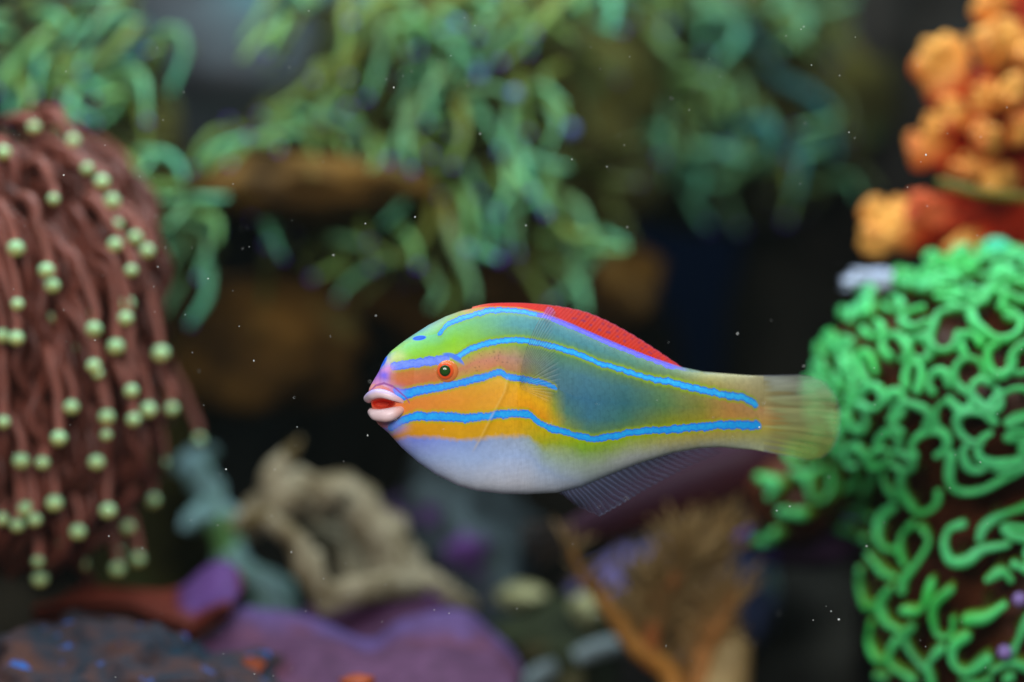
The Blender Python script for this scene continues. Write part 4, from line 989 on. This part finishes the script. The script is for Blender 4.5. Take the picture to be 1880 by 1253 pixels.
rock('reef_rock', 'low rock dusted with vivid blue and teal patches under the red brown plate', 215, 1325, .80, 300, 170, .045, M_rock_teal, 75, .24, 3.0, 5)
rock('reef_rock', 'dark rock under the plate corals at the lower left', 330, 1360, .89, 420, 230, .05, M_rock_dark, 76, .15, down=True)
rock('reef_rock', 'dark rock supporting the wide purple plate coral', 660, 1420, .83, 330, 150, .04, M_rock_dark, 77, .12, down=True)
rock('reef_rock', 'green black rock between the purple plate and the brown frond', 1020, 1200, .93, 130, 95, .03, rockmat('mossy_rock', (24, 30, 18), (52, 58, 34), (96, 90, 60), 40, .62, 50), 78, down=True)
rock('cream_rock', 'cream lump of rock on the green black rock beside the purple plate', 960, 1096, .94, 50, 22, .012, M_cream, 79, .2, 2.2, 3)
rock('cream_rock', 'cream sliver of rock beside the brown frond base', 1078, 1122, .92, 32, 34, .01, M_cream, 80, .2, 2.2, 3)
V, F = limb([(930, 1300), (985, 1246), (1045, 1208), (1110, 1190), (1165, 1180), (1210, 1196)], [22, 20, 18, 18, 17, 12], .90, seed=15, n=30, amp=.002)
tag(add('grey_tube', V, F, rockmat('grey_blue_crust', (96, 108, 108), (150, 164, 166), None, 40)), 'grey blue arched tube in front of the green black rock', 'tube worm')
rock('reef_rock', 'lavender patched rock behind the brown feathery frond', 1210, 1090, 1.0, 150, 90, .03, rockmat('lavender_rock', (54, 48, 44), (84, 76, 72), (140, 130, 196), 40, .52, 36), 81, .25, 2.2, down=True)

# ------------------------------------------------------------------ brown feathery frond
frond = thing('feathery_frond', P(1230, 1330, .93), 'brown orange feathery forked frond below the fish tail', 'coral')
FD = .868
rf = random.Random(5)
def fbranch(pts, rad, colr, pin, plen, seed, tone=(160, 126, 76)):
    q = [(*p, 0) if len(p) == 2 else p for p in pts]
    Cc = cr([P(a, b, FD + c) for a, b, c in q], 30)
    V, F, p = tube(Cc, np.interp(np.linspace(0, 1, 30), np.linspace(0, 1, len(rad)), rad) * KX * FD, 10)
    V = V + (fbm(V * 120, seed, 3) * .0012)[:, None]
    br = add('branch', V, F, M_soft, frond, lin(colr) * (1 + .25 * fbm(V * 60, seed, 2))[:, None])
    ps = []
    for k in range(int(pin * 1.3)):
        i = rf.randrange(4, 30)
        o = Cc[i]
        a = rf.uniform(-.9, 1.1) ; l = rf.uniform(.5, 1) * plen * KX * FD
        dr = np.array([math.sin(a), rf.uniform(-.5, .5), abs(math.cos(a))])
        e = o + dr * l
        ps.append(tube(np.array([o, o + dr * l * .5 + np.array([0, 0, .05 * l]), e]), np.array([3.6, 3.2, 1.6]) * KX * FD, 4)[:2])
    if ps:
        V, F = merge(ps)
        pn = add('pinnules', V, F, M_soft, br, lin(tone) * (1 + .3 * fbm(V * 40, seed + 1, 2))[:, None])
        pn['kind'] = 'stuff'
fbranch([(1260, 1330), (1225, 1240), (1180, 1190), (1130, 1140), (1085, 1080), (1040, 1005)], [26, 22, 20, 18, 13, 4], (190, 126, 52), 60, 70, 1)
fbranch([(1195, 1210), (1195, 1160), (1215, 1100), (1240, 1060), (1268, 1025)], [16, 18, 14, 12, 5], (176, 98, 40), 130, 110, 2)
fbranch([(1300, 1330), (1290, 1240), (1300, 1180), (1330, 1130), (1350, 1090)], [50, 40, 26, 22, 8], (170, 110, 52), 130, 100, 3, (164, 128, 78))
fbranch([(1310, 1340), (1330, 1260), (1345, 1200)], [60, 56, 40], (160, 132, 84), 60, 60, 4)
fbranch([(1230, 1330, .01), (1230, 1200, .015), (1260, 1120, .015), (1300, 1050, .015), (1320, 1000, .015)], [20, 16, 12, 9, 4], (110, 84, 48), 110, 120, 5)
fbranch([(1200, 1200, .012), (1170, 1130, .015), (1160, 1070, .015)], [12, 10, 4], (120, 90, 60), 70, 90, 6, (124, 106, 84))
rock('reef_rock', 'dark brown rock behind the brown feathery frond', 1340, 1090, 1.03, 110, 180, .04, rockmat('umber_rock', (26, 18, 8), (58, 42, 18), None, 30), 82, down=True)

# ------------------------------------------------------------------ dark maroon fish behind
mar = thing('maroon_fish', P(1230, 920, .885), 'dark maroon slender fish half hidden below the tail of the striped fish', 'fish')
mx = np.linspace(0, 1, 70)
cx_ = np.interp(mx, (0, 1), (1470, 1040)); cy_ = np.interp(mx, (0, .35, .7, 1), (815, 868, 930, 985))
hh_ = np.interp(mx, (0, .05, .2, .45, .75, 1), (1, 26, 50, 58, 44, 22)); tt_ = hh_ * .42
a = np.linspace(0, 2 * math.pi, 40, endpoint=False)
tn = np.array([-430, 170.0]); tn /= np.linalg.norm(tn); nrm = np.array([-tn[1], tn[0]])
MX = cx_[:, None] + nrm[0] * hh_[:, None] * np.sin(a); MY = cy_[:, None] + nrm[1] * hh_[:, None] * np.sin(a)
MD = .885 + tt_[:, None] * KX * .885 * np.cos(a)
V = P(MX, MY, MD).reshape(-1, 3)
cm = mix(np.broadcast_to(lin((58, 28, 48)), MX.shape + (3,)), np.broadcast_to(lin((66, 28, 28)), MX.shape + (3,)), np.clip((np.sin(a)[None] * nrm[1] + .3 + .5 * fbm2(MX / 60, MY / 40, 300)), 0, 1))
add('body', V, grid_faces(70, 40, True), M_skin, mar, cm.reshape(-1, 3))
gx_, gy_, u, v = sheet([(1070, 955), (1055, 985), (1055, 1005)], [(960, 955), (955, 1000), (990, 1040)], 60, 20, None)
cm = mix(np.broadcast_to(lin((80, 60, 46)), u.shape + (3,)), np.broadcast_to(lin((60, 44, 34)), u.shape + (3,)), .5 + .5 * np.sin(u * 30))
add('tail_fin', P(gx_, gy_, .885 + .002 * np.sin(u * 30) * v).reshape(-1, 3), grid_faces(60, 20), M_fin, mar, np.dstack([cm, np.clip(.7 + .3 * np.sin(u * 30), 0, 1) * (1 - .4 * v)]).reshape(-1, 4))
gx_, gy_, u, v = sheet([(1190, 950), (1260, 920), (1330, 890)], [(1160, 990), (1230, 965), (1320, 920)], 60, 14, None)
add('anal_fin', P(gx_, gy_, .885).reshape(-1, 3), grid_faces(60, 14), M_fin, mar, np.dstack([np.broadcast_to(lin((62, 40, 30)), u.shape + (3,)), .75 - .4 * v]).reshape(-1, 4))

# ------------------------------------------------------------------ specks drifting in the water
rp = random.Random(99)
ps = []
v, f = ico(1)
KNOWN = [(1490, 120), (762, 399), (117, 322), (382, 512), (466, 663), (1394, 785), (1426, 938), (1354, 613), (1700, 285), (1450, 930), (1540, 1138), (1493, 1139), (1800, 849), (1050, 293), (535, 1014), (1591, 1003), (723, 161), (415, 862), (198, 938), (612, 469), (675, 800), (690, 580)]
for i in range(250):
    near = i < len(KNOWN)
    x, y = KNOWN[i] if near else (rp.uniform(-60, 1940), rp.uniform(-40, 1290))
    d = rp.uniform(.685, .722) if near or rp.random() < .75 else rp.uniform(.60, .80)
    r = (rp.uniform(1.2, 1.7) if near else min(1.2, rp.uniform(.4, .75) * rp.uniform(1, 1.6))) * KX * d
    e = np.array([rp.uniform(.7, 1.6), 1, rp.uniform(.7, 1.3)])
    if not near and 660 < x < 1550 and 540 < y < 960 and d > .695: d = rp.uniform(.672, .69)
    ps.append((P(x, y, d) + v * e * r, f))
V, F = merge(ps)
tag(add('drifting_specks', V, F, M_spk, None, np.tile((.86, .86, .8), (len(V), 1))), 'tiny pale specks drifting in the water', 'specks', kind='stuff')

# ------------------------------------------------------------------ faintly cloudy water
V = np.array([[x, y, z] for x in (-1.6, 1.6) for y in (-.5, 1.6) for z in (-1.0, .84)])
M_haze = bpy.data.materials.new('cloudy_water'); M_haze.use_nodes = True
hn = M_haze.node_tree.nodes; hn.remove(hn['Principled BSDF'])
hv = hn.new('ShaderNodeVolumePrincipled')
hv.inputs['Color'].default_value = (.72, .95, .90, 1); hv.inputs['Density'].default_value = 0.005
M_haze.cycles.homogeneous_volume = True
M_haze.node_tree.links.new(hv.outputs[0], hn['Material Output'].inputs['Volume'])
hz = add('haze', V, [(0, 1, 3, 2), (4, 6, 7, 5), (0, 4, 5, 1), (2, 3, 7, 6), (0, 2, 6, 4), (1, 5, 7, 3)], M_haze, smooth=False)
tag(hz, 'faintly cloudy aquarium water', 'water', kind='stuff')
